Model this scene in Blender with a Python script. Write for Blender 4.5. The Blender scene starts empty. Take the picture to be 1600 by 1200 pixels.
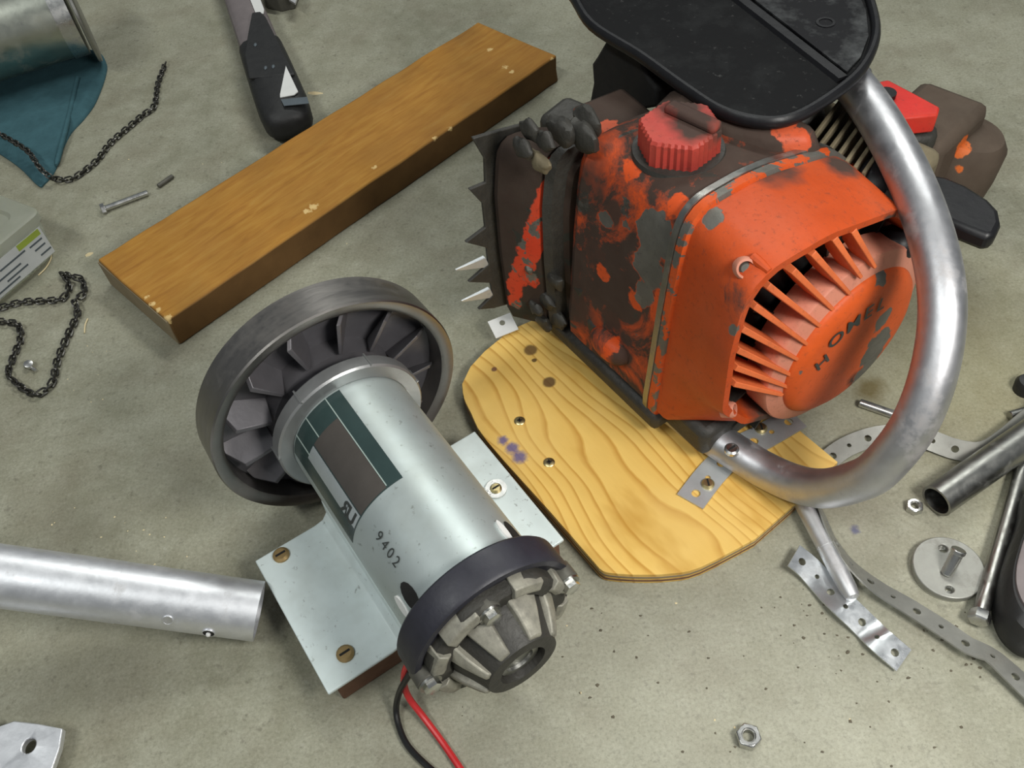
import bpy, bmesh, math, random
from mathutils import Vector, Matrix, noise
R = math.radians
rnd = random.Random(4)
scene = bpy.context.scene
C = scene.collection

# ------------------------------------------------------------------ camera
CAM_H, FPX, PITCH, ROLL = 0.45, 1412.0, R(51), R(7.9)
fwd = Vector((0, math.cos(PITCH), -math.sin(PITCH)))
r0 = Vector((1, 0, 0)); u0 = r0.cross(fwd)
cam_r = r0 * math.cos(ROLL) - u0 * math.sin(ROLL)
cam_u = r0 * math.sin(ROLL) + u0 * math.cos(ROLL)
cam_p = Vector((0, 0, CAM_H))
cd = bpy.data.cameras.new('camera'); cam = bpy.data.objects.new('camera', cd); C.objects.link(cam)
m = Matrix((cam_r, cam_u, -fwd)).transposed().to_4x4(); m.translation = cam_p
cam.matrix_world = m
cd.sensor_width = 36; cd.lens = 36 * FPX / 1600; cd.clip_start = 0.01
scene.camera = cam

# ------------------------------------------------------------------ world, lamps, exposure
scene.view_settings.view_transform = 'Standard'; scene.view_settings.look = 'None'
scene.view_settings.exposure = 0.02; scene.view_settings.gamma = 1.0
scene.view_settings.use_curve_mapping = False
w = bpy.data.worlds.new('garage'); scene.world = w; w.use_nodes = True
w.node_tree.nodes['Background'].inputs[0].default_value = (0.86, 0.93, 1.0, 1)
w.node_tree.nodes['Background'].inputs[1].default_value = 0.15

def area(name, loc, target, sx, sy, power, col):
    l = bpy.data.lights.new(name, 'AREA'); l.shape = 'RECTANGLE'; l.size = sx; l.size_y = sy
    l.energy = power; l.color = col
    o = bpy.data.objects.new(name, l); C.objects.link(o); o.location = loc
    o.rotation_euler = (Vector(target) - Vector(loc)).to_track_quat('-Z', 'Y').to_euler()
    return o
area('shop_lamp', (0.30, -0.02, 0.50), (0.06, 0.18, 0), 0.20, 0.12, 2.9, (1.0, 0.98, 0.93))
area('ceiling_tube', (0.50, 1.45, 1.75), (0, 0.55, 0), 1.2, 0.14, 16.5, (0.98, 1.0, 0.95))

area('front_fill', (-0.95, -0.35, 2.1), (0, 0.4, 0), 1.2, 0.14, 18, (0.97, 1.0, 0.97))  # added fill that brightens the saw front and the motor plate

# ------------------------------------------------------------------ helpers
def ray(x, y):
    return fwd + cam_r * ((x - 800) / FPX) - cam_u * ((y - 600) / FPX)
def at(x, y, z=0.0):
    """point of the garage at height z seen at photo pixel x, y"""
    d = ray(x, y)
    return cam_p + d * ((z - CAM_H) / d.z)

TM = {}
def thing(name, label, cat, loc=(0, 0, 0), rotz=0.0, group=None, rot=None):
    o = bpy.data.objects.new(name, None); C.objects.link(o)
    o.empty_display_size = 0.02
    M = Matrix.Translation(Vector(loc)) @ (rot.to_4x4() if rot is not None else Matrix.Rotation(rotz, 4, 'Z'))
    o.matrix_world = M; TM[o] = M
    o['label'] = label; o['category'] = cat
    if group: o['group'] = group
    return o

def poly_normal_basis(d):
    d = Vector(d).normalized()
    a = Vector((0, 0, 1)) if abs(d.z) < 0.9 else Vector((1, 0, 0))
    s = d.cross(a).normalized()
    return d, s, s.cross(d).normalized()

class MB:
    def __init__(s):
        s.v = []; s.f = []
    def add(s, vs, fs):
        b = len(s.v); s.v += [Vector(x) for x in vs]; s.f += [tuple(i + b for i in f) for f in fs]
        return s
    def box(s, c, size, M=None):
        c = Vector(c); hx, hy, hz = [k / 2 for k in size]
        vs = [Vector((x, y, z)) for x in (-hx, hx) for y in (-hy, hy) for z in (-hz, hz)]
        vs = [(M @ p if M else p) + c for p in vs]
        return s.add(vs, [(0, 1, 3, 2), (4, 6, 7, 5), (0, 4, 5, 1), (2, 3, 7, 6), (0, 2, 6, 4), (1, 5, 7, 3)])
    def loft(s, rings, cap0=True, cap1=True, closed=True):
        n = len(rings[0]); vs = [p for r in rings for p in r]; fs = []
        for i in range(len(rings) - 1):
            for j in range(n if closed else n - 1):
                k = (j + 1) % n
                fs.append((i * n + j, i * n + k, (i + 1) * n + k, (i + 1) * n + j))
        if cap0: fs.append(tuple(range(n - 1, -1, -1)))
        if cap1: fs.append(tuple((len(rings) - 1) * n + j for j in range(n)))
        return s.add(vs, fs)
    def rings(s, p0, d, prof, seg=32, cap0=True, cap1=True, a0=0.0, sq=1.0):
        """lathe: prof = [(distance along d, radius)]"""
        d, x, y = poly_normal_basis(d); p0 = Vector(p0)
        R_ = [[p0 + d * t + (x * math.cos(a0 + 2 * math.pi * k / seg) + y * sq * math.sin(a0 + 2 * math.pi * k / seg)) * r
               for k in range(seg)] for t, r in prof]
        return s.loft(R_, cap0, cap1)
    def cyl(s, a, b, r, seg=20, r2=None, bev=0.0):
        a = Vector(a); b = Vector(b); L = (b - a).length; r2 = r if r2 is None else r2
        p = [(0, r), (L, r2)] if not bev else [(0, r - bev), (bev, r), (L - bev, r2), (L, r2 - bev)]
        return s.rings(a, b - a, p, seg)
    def ringtube(s, a, b, ro, ri, seg=28):
        a = Vector(a); b = Vector(b); L = (b - a).length
        d, x, y = poly_normal_basis(b - a)
        R_ = [[a + d * t + (x * math.cos(2 * math.pi * k / seg) + y * math.sin(2 * math.pi * k / seg)) * r for k in range(seg)]
              for t, r in ((0, ri), (0, ro), (L, ro), (L, ri), (0, ri))]
        return s.loft(R_, False, False)
    def tube(s, pts, r, seg=12, caps=True):
        pts = [Vector(p) for p in pts]; n = len(pts)
        rr = r if isinstance(r, (list, tuple)) else [r] * n
        t = (pts[1] - pts[0]).normalized(); _, x, y = poly_normal_basis(t); Rg = []
        for i in range(n):
            t2 = (pts[min(i + 1, n - 1)] - pts[max(i - 1, 0)]).normalized()
            q = t.rotation_difference(t2); x = q @ x; y = q @ y; t = t2
            Rg.append([pts[i] + (x * math.cos(2 * math.pi * k / seg) + y * math.sin(2 * math.pi * k / seg)) * rr[i] for k in range(seg)])
        return s.loft(Rg, caps, caps)
    def prism(s, poly, d):
        d = Vector(d); a = [Vector(p) for p in poly]
        return s.loft([a, [p + d for p in a]])
    def ball(s, c, r, seg=12, rg=8, sc=(1, 1, 1)):
        c = Vector(c); Rg = []
        for i in range(1, rg):
            th = math.pi * i / rg
            Rg.append([c + Vector((sc[0] * r * math.sin(th) * math.cos(2 * math.pi * k / seg), sc[1] * r * math.sin(th) * math.sin(2 * math.pi * k / seg), sc[2] * r * math.cos(th))) for k in range(seg)])
        return s.loft(Rg)
    def build(s, name, mat, parent=None, world=False, smooth=35, bevel=0.0, bseg=2, sub=0, weld=0.0):
        if world and parent is not None:
            Mi = TM[parent].inverted(); s.v = [Mi @ p for p in s.v]
        me = bpy.data.meshes.new(name); me.from_pydata([tuple(p) for p in s.v], [], s.f)
        bm = bmesh.new(); bm.from_mesh(me)
        if weld: bmesh.ops.remove_doubles(bm, verts=bm.verts[:], dist=weld)
        bmesh.ops.recalc_face_normals(bm, faces=bm.faces[:]); bm.to_mesh(me); bm.free()
        return finish(name, me, mat, parent, smooth, bevel, bseg, sub)

def finish(name, me, mat, parent=None, smooth=35, bevel=0.0, bseg=2, sub=0):
    if mat: me.materials.append(mat)
    if smooth:
        for p in me.polygons: p.use_smooth = True
        me.set_sharp_from_angle(angle=R(smooth))
    o = bpy.data.objects.new(name, me); C.objects.link(o)
    if bevel:
        b = o.modifiers.new('bevel', 'BEVEL'); b.width = bevel; b.segments = bseg; b.limit_method = 'ANGLE'; b.angle_limit = R(40)
    if sub:
        b = o.modifiers.new('sub', 'SUBSURF'); b.levels = sub; b.render_levels = sub
    if parent is not None:
        o.parent = parent
        if parent in TM: TM[o] = TM[parent]
    return o

def tag(o, label, cat, group=None):
    o['label'] = label; o['category'] = cat
    if group: o['group'] = group
    return o

def plate(outer, holes, top, th, frame=None, skip=()):
    """flat plate with real holes: outer / holes are 2d loops, frame maps (x,y,z) to space"""
    mb = MB(); fr = frame or (lambda x, y, z: Vector((x, y, z)))
    bm = bmesh.new(); loops = []
    for lp in [outer] + holes:
        vs = [bm.verts.new((p[0], p[1], 0)) for p in lp]
        loops.append(vs)
        for i in range(len(vs)): bm.edges.new((vs[i], vs[(i + 1) % len(vs)]))
    bmesh.ops.triangle_fill(bm, edges=bm.edges[:], use_beauty=True)
    bm.verts.index_update(); n = len(bm.verts)
    co = [v.co.copy() for v in bm.verts]; fs = [tuple(v.index for v in f.verts) for f in bm.faces]
    idx = [[v.index for v in lp] for lp in loops]; bm.free()
    vs = [fr(p.x, p.y, top) for p in co] + [fr(p.x, p.y, top - th) for p in co]
    out = list(fs) + [tuple(i + n for i in reversed(f)) for f in fs]
    for w_, lp in enumerate(idx):
        for i in range(len(lp)):
            if w_ == 0 and i in skip: continue
            a, b = lp[i], lp[(i + 1) % len(lp)]
            out.append((a, b, b + n, a + n))
    mb.add(vs, out); return mb

def circ2(cx, cy, r, n=12, a0=0.0):
    return [(cx + r * math.cos(a0 + 2 * math.pi * k / n), cy + r * math.sin(a0 + 2 * math.pi * k / n)) for k in range(n)]

def spline(pts, n=8, closed=False):
    """Catmull-Rom through pts (Vectors or tuples)"""
    P = [Vector(p) for p in pts]; out = []; N = len(P)
    rngs = range(N) if closed else range(N - 1)
    for i in rngs:
        g = (lambda k: P[k % N]) if closed else (lambda k: P[max(0, min(N - 1, k))])
        p0, p1, p2, p3 = g(i - 1), g(i), g(i + 1), g(i + 2)
        for k in range(n):
            t = k / n
            out.append(0.5 * ((2 * p1) + (p2 - p0) * t + (2 * p0 - 5 * p1 + 4 * p2 - p3) * t * t + (3 * p1 - p0 - 3 * p2 + p3) * t ** 3))
    if not closed: out.append(P[-1])
    return out

# ------------------------------------------------------------------ materials
class NT:
    def __init__(s, name):
        s.m = bpy.data.materials.new(name); s.m.use_nodes = True
        s.t = s.m.node_tree; s.b = s.t.nodes['Principled BSDF']; s._tc = None
    def node(s, typ, **kw):
        n = s.t.nodes.new(typ)
        for k, v in kw.items(): setattr(n, k, v)
        return n
    def link(s, a, b): s.t.links.new(a, b)
    def tc(s):
        if not s._tc: s._tc = s.node('ShaderNodeTexCoord')
        return s._tc.outputs['Object']
    def mapping(s, scale=(1, 1, 1), rot=(0, 0, 0), loc=(0, 0, 0), src=None):
        n = s.node('ShaderNodeMapping'); s.link(src or s.tc(), n.inputs[0])
        n.inputs['Scale'].default_value = scale; n.inputs['Rotation'].default_value = rot; n.inputs['Location'].default_value = loc
        return n.outputs[0]
    def noise(s, scale, detail=4, rough=0.6, vec=None, dist=0.0):
        n = s.node('ShaderNodeTexNoise'); s.link(vec or s.tc(), n.inputs['Vector'])
        n.inputs['Scale'].default_value = scale; n.inputs['Detail'].default_value = detail
        n.inputs['Roughness'].default_value = rough; n.inputs['Distortion'].default_value = dist
        return n.outputs['Fac']
    def ramp(s, fac, stops):
        n = s.node('ShaderNodeValToRGB'); s.link(fac, n.inputs[0]); e = n.color_ramp.elements
        while len(e) < len(stops): e.new(0.5)
        for el, (p, c) in zip(e, stops):
            el.position = p; el.color = tuple(c) + (1,) if len(c) == 3 else c
        return n.outputs['Color']
    def step(s, fac, lo, hi): return s.ramp(fac, [(lo, (0, 0, 0)), (hi, (1, 1, 1))])
    def mix(s, fac, a, b, mode='MIX'):
        n = s.node('ShaderNodeMix', data_type='RGBA', blend_type=mode)
        for sock, v in ((n.inputs[0], fac), (n.inputs[6], a), (n.inputs[7], b)):
            if isinstance(v, (int, float)): sock.default_value = v
            elif isinstance(v, tuple): sock.default_value = v + (1,) if len(v) == 3 else v
            else: s.link(v, sock)
        return n.outputs[2]
    def math(s, op, a, b=0.0):
        n = s.node('ShaderNodeMath', operation=op)
        for sock, v in zip(n.inputs, (a, b)):
            if isinstance(v, (int, float)): sock.default_value = v
            else: s.link(v, sock)
        return n.outputs[0]
    def spot(s, pos, r0, r1, wob=0.0, wscale=90, stretch=None):
        """1 inside a wobbly patch of radius r0 about pos (object space), 0 beyond r1"""
        src = s.tc()
        n = s.node('ShaderNodeVectorMath', operation='SUBTRACT'); s.link(src, n.inputs[0]); n.inputs[1].default_value = pos
        v = n.outputs[0]
        if stretch:
            k = s.node('ShaderNodeVectorMath', operation='MULTIPLY'); s.link(v, k.inputs[0]); k.inputs[1].default_value = stretch; v = k.outputs[0]
        l = s.node('ShaderNodeVectorMath', operation='LENGTH'); s.link(v, l.inputs[0]); d = l.outputs['Value']
        if wob:
            nz = s.noise(wscale, 3, 0.6); d = s.math('ADD', d, s.math('MULTIPLY', s.math('SUBTRACT', nz, 0.5), wob))
        mr = s.node('ShaderNodeMapRange'); s.link(d, mr.inputs[0]); mr.inputs[1].default_value = r0; mr.inputs[2].default_value = r1
        mr.inputs[3].default_value = 1; mr.inputs[4].default_value = 0
        return mr.outputs[0]
    def out(s, col=None, rough=None, metal=None, bump=None, bstr=0.3, bdist=0.001, spec=None):
        for nm, v in (('Base Color', col), ('Roughness', rough), ('Metallic', metal), ('Specular IOR Level', spec)):
            if v is None: continue
            i = s.b.inputs[nm]
            if isinstance(v, (int, float)): i.default_value = v
            elif isinstance(v, tuple): i.default_value = v + (1,)
            else: s.link(v, i)
        if bump is not None:
            n = s.node('ShaderNodeBump'); s.link(bump, n.inputs['Height']); n.inputs['Strength'].default_value = bstr; n.inputs['Distance'].default_value = bdist
            s.link(n.outputs[0], s.b.inputs['Normal'])
        return s.m

def m_plain(name, col, rough=0.5, metal=0.0, var=0.25, scale=60, bstr=0.15, spec=0.5):
    n = NT(name); nz = n.noise(scale, 5, 0.65)
    c = n.mix(nz, tuple(k * (1 - var) for k in col), tuple(min(1, k * (1 + var)) for k in col))
    rg = n.math('ADD', n.math('MULTIPLY', n.noise(scale * 1.7, 3), 0.3), rough - 0.15)
    return n.out(c, rg, metal, n.noise(scale * 4, 3), bstr, 0.0006, spec)

def m_metal(name, col, rough=0.35, dirt=0.3, scale=40, dirtcol=(0.10, 0.09, 0.07), streak=None, mfac=1.0):
    n = NT(name); nz = n.noise(scale, 6, 0.7)
    mk = n.step(nz, 0.62 - dirt * 0.3, 0.78)
    c = n.mix(n.noise(scale * 3, 3), tuple(k * 0.85 for k in col), tuple(min(1, k * 1.1) for k in col))
    c = n.mix(n.math('MULTIPLY', mk, 0.75), c, dirtcol)
    vec = n.mapping(streak) if streak else None
    rg = n.math('ADD', n.math('MULTIPLY', n.noise(scale * 2, 4, vec=vec), 0.35), rough - 0.12)
    me = n.math('MULTIPLY', n.math('SUBTRACT', 1.0, n.math('MULTIPLY', mk, 0.8)), mfac)
    return n.out(c, rg, me, n.noise(scale * 5, 3, vec=vec), 0.12, 0.0005)

def m_paint(name, col=(0.60, 0.085, 0.014), chip=0.4, dirt=0.3, chips=(), grimes=(), keeps=(), grime_col=(0.026, 0.0225, 0.018), scale=38):
    """old chainsaw paint: chipped to grey metal, grimed brown black"""
    n = NT(name)
    c = n.mix(n.noise(120, 4), tuple(k * 0.8 for k in col), tuple(min(1, k * 1.12) for k in col))
    c = n.mix(n.math('MULTIPLY', n.step(n.noise(22, 3), 0.45, 0.75), 0.30), c, (0.50, 0.125, 0.055))
    c = n.mix(n.math('MULTIPLY', n.step(n.noise(30, 6, 0.7), 0.50, 0.68), 0.38), c, tuple(k * .45 for k in col))
    nz = n.noise(scale, 6, 0.62, dist=0.4)
    mk = n.step(nz, 0.80 - chip * 0.35, 0.815 - chip * 0.35)
    for p in chips:
        mk = n.math('MAXIMUM', mk, n.spot(p[0], p[1], p[1] + 0.0006, 0.012, 110, p[2] if len(p) > 2 else None))
    c = n.mix(mk, c, n.mix(n.noise(90, 3), (0.10, 0.10, 0.085), (0.21, 0.20, 0.18)))
    g = n.step(n.noise(scale * 0.62, 9, 0.74, dist=0.6), 0.80 - dirt * 0.55, 0.91 - dirt * 0.52)
    g = n.math('MULTIPLY', g, 0.97)
    for p in grimes:
        g = n.math('MAXIMUM', g, n.math('MULTIPLY', n.spot(p[0], p[1] * 0.55, p[1] * 1.25, 0.02, 60, p[2] if len(p) > 2 else None), 0.95))
    for p in chips:
        g = n.math('MULTIPLY', g, n.math('SUBTRACT', 1.0, n.math('MULTIPLY', n.spot(p[0], p[1], p[1] + 0.0012, 0.012, 110, p[2] if len(p) > 2 else None), 0.8)))
    for p in keeps:
        g = n.math('MINIMUM', g, n.math('SUBTRACT', 1.0, n.spot(p[0], p[1], p[1] + 0.001, p[3] if len(p) > 3 else 0.010, 120, p[2] if len(p) > 2 else None)))
    speck = n.step(n.noise(330, 4, 0.75), 0.56, 0.70)
    g = n.math('MAXIMUM', g, n.math('MULTIPLY', speck, 0.45 * dirt + 0.22))
    c = n.mix(g, c, n.mix(n.noise(70, 4), grime_col, tuple(k * 2.2 for k in grime_col)))
    rg = n.math('ADD', n.math('MULTIPLY', g, 0.30), 0.50)
    return n.out(c, rg, n.math('MULTIPLY', n.math('SUBTRACT', mk, g), 0.45), n.math('ADD', n.noise(160, 5, 0.7), n.math('MULTIPLY', mk, -0.4)), 0.28, 0.0009, 0.28)

def m_concrete():
    n = NT('garage_concrete')
    a = n.noise(7, 6, 0.62); b = n.noise(42, 6, 0.68); d = n.noise(420, 3, 0.75)
    c = n.mix(n.step(a, 0.30, 0.70), (0.215, 0.212, 0.150), (0.385, 0.375, 0.285))
    c = n.mix(n.math('MULTIPLY', n.step(b, 0.40, 0.66), 0.50), c, (0.44, 0.435, 0.35))
    c = n.mix(n.math('MULTIPLY', n.step(n.noise(19, 5, 0.65), 0.48, 0.70), 0.50), c, (0.215, 0.19, 0.135))
    c = n.mix(n.math('MULTIPLY', n.step(d, 0.30, 0.75), 0.42), c, (0.13, 0.125, 0.085))
    c = n.mix(n.math('MULTIPLY', n.step(n.noise(210, 3, 0.65), 0.62, 0.75), 0.30), c, (0.52, 0.51, 0.43))
    c = n.mix(n.math('MULTIPLY', n.step(n.noise(170, 4, 0.65), 0.58, 0.70), 0.45), c, (0.10, 0.09, 0.065))
    # paler patch of concrete at the near side, oil-yellowed patch behind the handle
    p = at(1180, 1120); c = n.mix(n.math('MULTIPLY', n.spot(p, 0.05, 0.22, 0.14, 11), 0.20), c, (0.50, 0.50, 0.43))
    p = at(1500, 560); c = n.mix(n.math('MULTIPLY', n.spot(p, 0.02, 0.13, 0.09, 16), 0.40), c, (0.30, 0.27, 0.13))
    gr = n.noise(620, 6, 0.8)
    c = n.mix(n.math('MULTIPLY', n.step(gr, 0.52, 0.68), 0.22), c, (0.56, 0.55, 0.46))
    c = n.mix(n.math('MULTIPLY', n.math('SUBTRACT', 1.0, n.step(gr, 0.34, 0.48)), 0.38), c, (0.10, 0.10, 0.07))
    p = at(1358, 608); c = n.mix(n.math('MULTIPLY', n.spot(p, 0.004, 0.013, 0.012, 90), 0.75), c, (0.12, 0.085, 0.02))
    p = at(1336, 828); c = n.mix(n.math('MULTIPLY', n.spot(p, 0.001, 0.0035, 0.005, 260), 0.7), c, (0.07, 0.075, 0.18))
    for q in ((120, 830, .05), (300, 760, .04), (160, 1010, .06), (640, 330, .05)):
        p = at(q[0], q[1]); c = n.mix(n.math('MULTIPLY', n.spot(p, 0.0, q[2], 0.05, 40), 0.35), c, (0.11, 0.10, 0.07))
    bh = n.math('ADD', b, n.math('MULTIPLY', d, 0.5))
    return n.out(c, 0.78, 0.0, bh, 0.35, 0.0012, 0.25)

def m_board():
    n = NT('varnished_board_wood')
    v = n.mapping((1.3, 9, 9)); g = n.noise(22, 6, 0.62, v, 0.5); f = n.noise(90, 4, 0.7, n.mapping((0.5, 9, 9)))
    c = n.ramp(g, [(0.22, (0.44, 0.175, 0.022)), (0.42, (0.72, 0.32, 0.042)), (0.58, (0.84, 0.42, 0.065)), (0.8, (0.92, 0.54, 0.13))])
    c = n.mix(n.math('MULTIPLY', f, 0.25), c, (0.50, 0.21, 0.035))
    c = n.mix(n.math('MULTIPLY', n.step(n.noise(16, 5, 0.65, n.mapping((0.45, 1.6, 1))), 0.46, 0.72), 0.55), c, (0.46, 0.19, 0.028))
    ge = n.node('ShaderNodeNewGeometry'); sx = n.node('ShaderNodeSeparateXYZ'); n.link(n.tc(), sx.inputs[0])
    # side faces coloured darker than the varnished top
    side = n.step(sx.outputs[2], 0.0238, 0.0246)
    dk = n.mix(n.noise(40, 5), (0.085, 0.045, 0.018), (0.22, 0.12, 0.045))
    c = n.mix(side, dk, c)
    for p in BOARD_CHIPS:
        c = n.mix(n.spot(p[0], p[1], p[1] + 0.0012, 0.009, 320), c, (0.70, 0.49, 0.21))
    return n.out(c, 0.6, 0, g, 0.2, 0.0006, 0.12)

def m_endgrain(name='sawn_end_wood'):
    n = NT(name); c = n.mix(n.noise(60, 5), (0.20, 0.16, 0.10), (0.34, 0.27, 0.17))
    return n.out(c, 0.85, 0, n.noise(200, 3), 0.3, 0.0006, 0.2)

def m_plywood():
    n = NT('plywood_face')
    v = n.mapping((1.0, 1.0, 1.0), (0, 0, R(61)))          # x along the grain
    st = lambda a, b: n.mapping((a, b, 1.0), src=v)
    wv = n.node('ShaderNodeTexWave', wave_type='BANDS', bands_direction='Y', wave_profile='SAW')
    warp = n.noise(15, 2, 0.4, st(0.42, 1.0))
    ad = n.node('ShaderNodeVectorMath', operation='ADD'); n.link(v, ad.inputs[0])
    cb = n.node('ShaderNodeCombineXYZ'); n.link(n.math('MULTIPLY', warp, 0.075), cb.inputs[1]); n.link(cb.outputs[0], ad.inputs[1])
    n.link(ad.outputs[0], wv.inputs['Vector']); wv.inputs['Scale'].default_value = 38; wv.inputs['Distortion'].default_value = 0.5
    wv.inputs['Detail'].default_value = 3; wv.inputs['Detail Scale'].default_value = 1.5
    c = n.ramp(wv.outputs['Fac'], [(0.0, (0.86, 0.58, 0.165)), (0.70, (0.81, 0.52, 0.135)), (0.92, (0.58, 0.30, 0.055)), (1.0, (0.80, 0.51, 0.13))])
    c = n.mix(n.math('MULTIPLY', n.noise(260, 4, 0.7, st(0.2, 1)), 0.30), c, (0.56, 0.32, 0.08))
    c = n.mix(n.math('MULTIPLY', n.step(n.noise(14, 4), 0.48, 0.72), 0.45), c, (0.86, 0.60, 0.21))
    c = n.mix(n.math('MULTIPLY', n.step(n.noise(22, 4, 0.6, st(0.45, 1.2)), 0.55, 0.68), 0.6), c, (0.52, 0.26, 0.035))
    for px, py, r_, col in ((858, 597, .0040, (0.115, 0.062, 0.03)), (829, 547, .0042, (0.16, 0.09, 0.035)), (835, 563, .0016, (0.09, 0.05, 0.02)), (772, 577, .0018, (0.17, 0.075, 0.05))):
        c = n.mix(n.math('MULTIPLY', n.spot(PLY_L(px, py), r_ * 0.85, r_ * 1.2, 0.0015, 300), 0.9), c, col)
    for px, py, r_ in ((800, 700, .0045), (812, 714, .0048), (786, 688, .0035)):
        c = n.mix(n.math('MULTIPLY', n.spot(PLY_L(px, py), r_ * 0.5, r_ * 1.2, 0.004, 420), 0.85), c, (0.10, 0.095, 0.27))
    return n.out(c, 0.6, 0, n.noise(200, 3), 0.15, 0.0004, 0.2)

def m_can(name='zinc_plated_steel', met=0.62, k=1.0):
    n = NT(name)
    c = n.mix(n.noise(30, 5), (0.41 * k, 0.465 * k, 0.455 * k), (0.53 * k, 0.59 * k, 0.585 * k))
    c = n.mix(n.math('MULTIPLY', n.step(n.noise(300, 3), 0.64, 0.74), 0.6), c, (0.16, 0.17, 0.15))
    c = n.mix(n.math('MULTIPLY', n.step(n.noise(24, 4), 0.52, 0.8), 0.4), c, (0.30, 0.31, 0.26))
    return n.out(c, n.math('ADD', n.math('MULTIPLY', n.noise(50, 4), 0.2), 0.36), met, n.noise(500, 2), 0.08, 0.0003)

MAT = {}
def build_materials():
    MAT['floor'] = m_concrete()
    MAT['zinc'] = m_can(); MAT['zinc_plate'] = m_can('zinc_plated_sheet', 0.10, 1.5)
    MAT['alu'] = m_metal('aluminium', (0.80, 0.81, 0.84), 0.40, 0.10, 60, (0.35, 0.34, 0.33), mfac=0.85)
    MAT['handle'] = m_metal('worn_handle_alloy', (0.52, 0.52, 0.54), 0.40, 0.22, 45, (0.22, 0.18, 0.15), mfac=0.95)
    MAT['alu_dull'] = m_metal('dull_aluminium', (0.74, 0.74, 0.75), 0.46, 0.12, 50, (0.25, 0.24, 0.22))
    MAT['iron'] = m_plain('dark_cast_iron', (0.135, 0.13, 0.14), 0.45, 0.45, 0.3, 50)
    MAT['rim'] = m_metal('machined_steel_rim', (0.27, 0.255, 0.24), 0.34, 0.4, 16, (0.09, 0.078, 0.065), (6, 1, 1))
    MAT['flange'] = m_plain('grey_cast_flange', (0.33, 0.335, 0.335), 0.42, 0.7, 0.15, 50)
    MAT['black'] = m_plain('black_plastic', (0.0085, 0.0085, 0.010), 0.42, 0, 0.5, 60, 0.15, 0.35)
    MAT['cap'] = m_plain('navy_black_end_ring', (0.019, 0.019, 0.028), 0.5, 0, 0.4, 90)
    MAT['cast'] = m_metal('dirty_cast_alloy', (0.38, 0.365, 0.30), 0.5, 1.0, 120, (0.030, 0.027, 0.023), mfac=0.4)
    MAT['cast_dark'] = m_metal('grimy_cast_alloy', (0.13, 0.125, 0.105), 0.5, 0.9, 60, (0.022, 0.02, 0.018), mfac=0.5)
    MAT['steel'] = m_metal('bright_steel', (0.62, 0.62, 0.60), 0.25, 0.15, 90)
    MAT['steel_dark'] = m_metal('dark_steel', (0.33, 0.33, 0.31), 0.32, 0.25, 80)
    MAT['drum_steel'] = m_metal('olive_grey_steel', (0.50, 0.52, 0.45), 0.28, 0.25, 30, (0.14, 0.13, 0.09))
    MAT['strap'] = m_metal('galvanised_strap', (0.56, 0.59, 0.60), 0.38, 0.12, 60, mfac=0.55)
    MAT['offcut'] = m_metal('shiny_galvanised_strap', (0.66, 0.69, 0.71), 0.26, 0.10, 60, mfac=0.9)
    MAT['strap_dull'] = m_metal('dull_galvanised_strap', (0.34, 0.34, 0.31), 0.42, 0.25, 60, mfac=0.6)
    MAT['brass'] = m_metal('yellow_zinc_screw', (0.60, 0.50, 0.26), 0.33, 0.15, 150)
    MAT['rust'] = m_plain('tarnished_brass', (0.36, 0.25, 0.11), 0.5, 0.6, 0.3, 200)
    MAT['label'] = m_plain('dark_green_label', (0.030, 0.052, 0.050), 0.22, 0, 0.4, 30, 0.02)
    MAT['label_mid'] = m_plain('worn_brown_label', (0.070, 0.062, 0.055), 0.25, 0, 0.4, 30, 0.02)
    MAT['label_line'] = m_plain('pale_label_line', (0.33, 0.40, 0.37), 0.35, 0, 0.2, 30, 0.02)
    MAT['label_pale'] = m_plain('silver_label', (0.42, 0.46, 0.47), 0.3, 0.4, 0.2, 60, 0.02)
    MAT['ink'] = m_plain('black_ink', (0.03, 0.035, 0.033), 0.5, 0, 0.2, 80, 0.02)
    MAT['void'] = m_plain('shade_and_post_black', (0.008, 0.0075, 0.007), 0.8, 0, 0.5, 80)  # near-black paints the shade inside holes and slots; also colours the guard post
    MAT['crumb'] = m_plain('brown_dirt_crumb', (0.11, 0.095, 0.065), 0.9, 0, 0.5, 90)
    MAT['grime'] = m_plain('oily_grime', (0.034, 0.032, 0.027), 0.58, 0.05, 0.75, 70, 0.8)
    MAT['grime_tan'] = m_plain('dusty_grime', (0.17, 0.14, 0.085), 0.8, 0, 0.6, 60, 0.6)
    MAT['rubber'] = m_plain('black_rubber', (0.014, 0.014, 0.014), 0.55, 0, 0.5, 90, 0.3)
    MAT['core'] = m_plain('brown_grey_handle', (0.17, 0.145, 0.145), 0.6, 0, 0.25, 90)
    MAT['white'] = m_plain('off_white', (0.72, 0.72, 0.70), 0.5, 0, 0.1, 90)
    MAT['slate'] = m_plain('slate_mark', (0.09, 0.11, 0.125), 0.5, 0, 0.2, 90)
    MAT['redwire'] = m_plain('red_insulation', (0.55, 0.028, 0.030), 0.32, 0, 0.15, 150, 0.03)
    MAT['blackwire'] = m_plain('black_insulation', (0.012, 0.012, 0.012), 0.35, 0, 0.3, 150, 0.03)
    MAT['redbrown'] = m_plain('stained_red_wood', (0.17, 0.085, 0.05), 0.75, 0, 0.45, 90, 0.4)
    MAT['cloth'] = m_plain('teal_shop_cloth', (0.050, 0.115, 0.135), 0.95, 0, 0.35, 90, 0.5, 0.1)
    MAT['chain'] = m_plain('dark_chain_steel', (0.075, 0.072, 0.066), 0.35, 0.85, 0.5, 200)
    MAT['chip'] = m_plain('raw_wood_chip', (0.72, 0.60, 0.36), 0.8, 0, 0.15, 200)
    MAT['endgrain'] = m_endgrain()
    n = NT('cloudy_clear_plastic')
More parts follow.
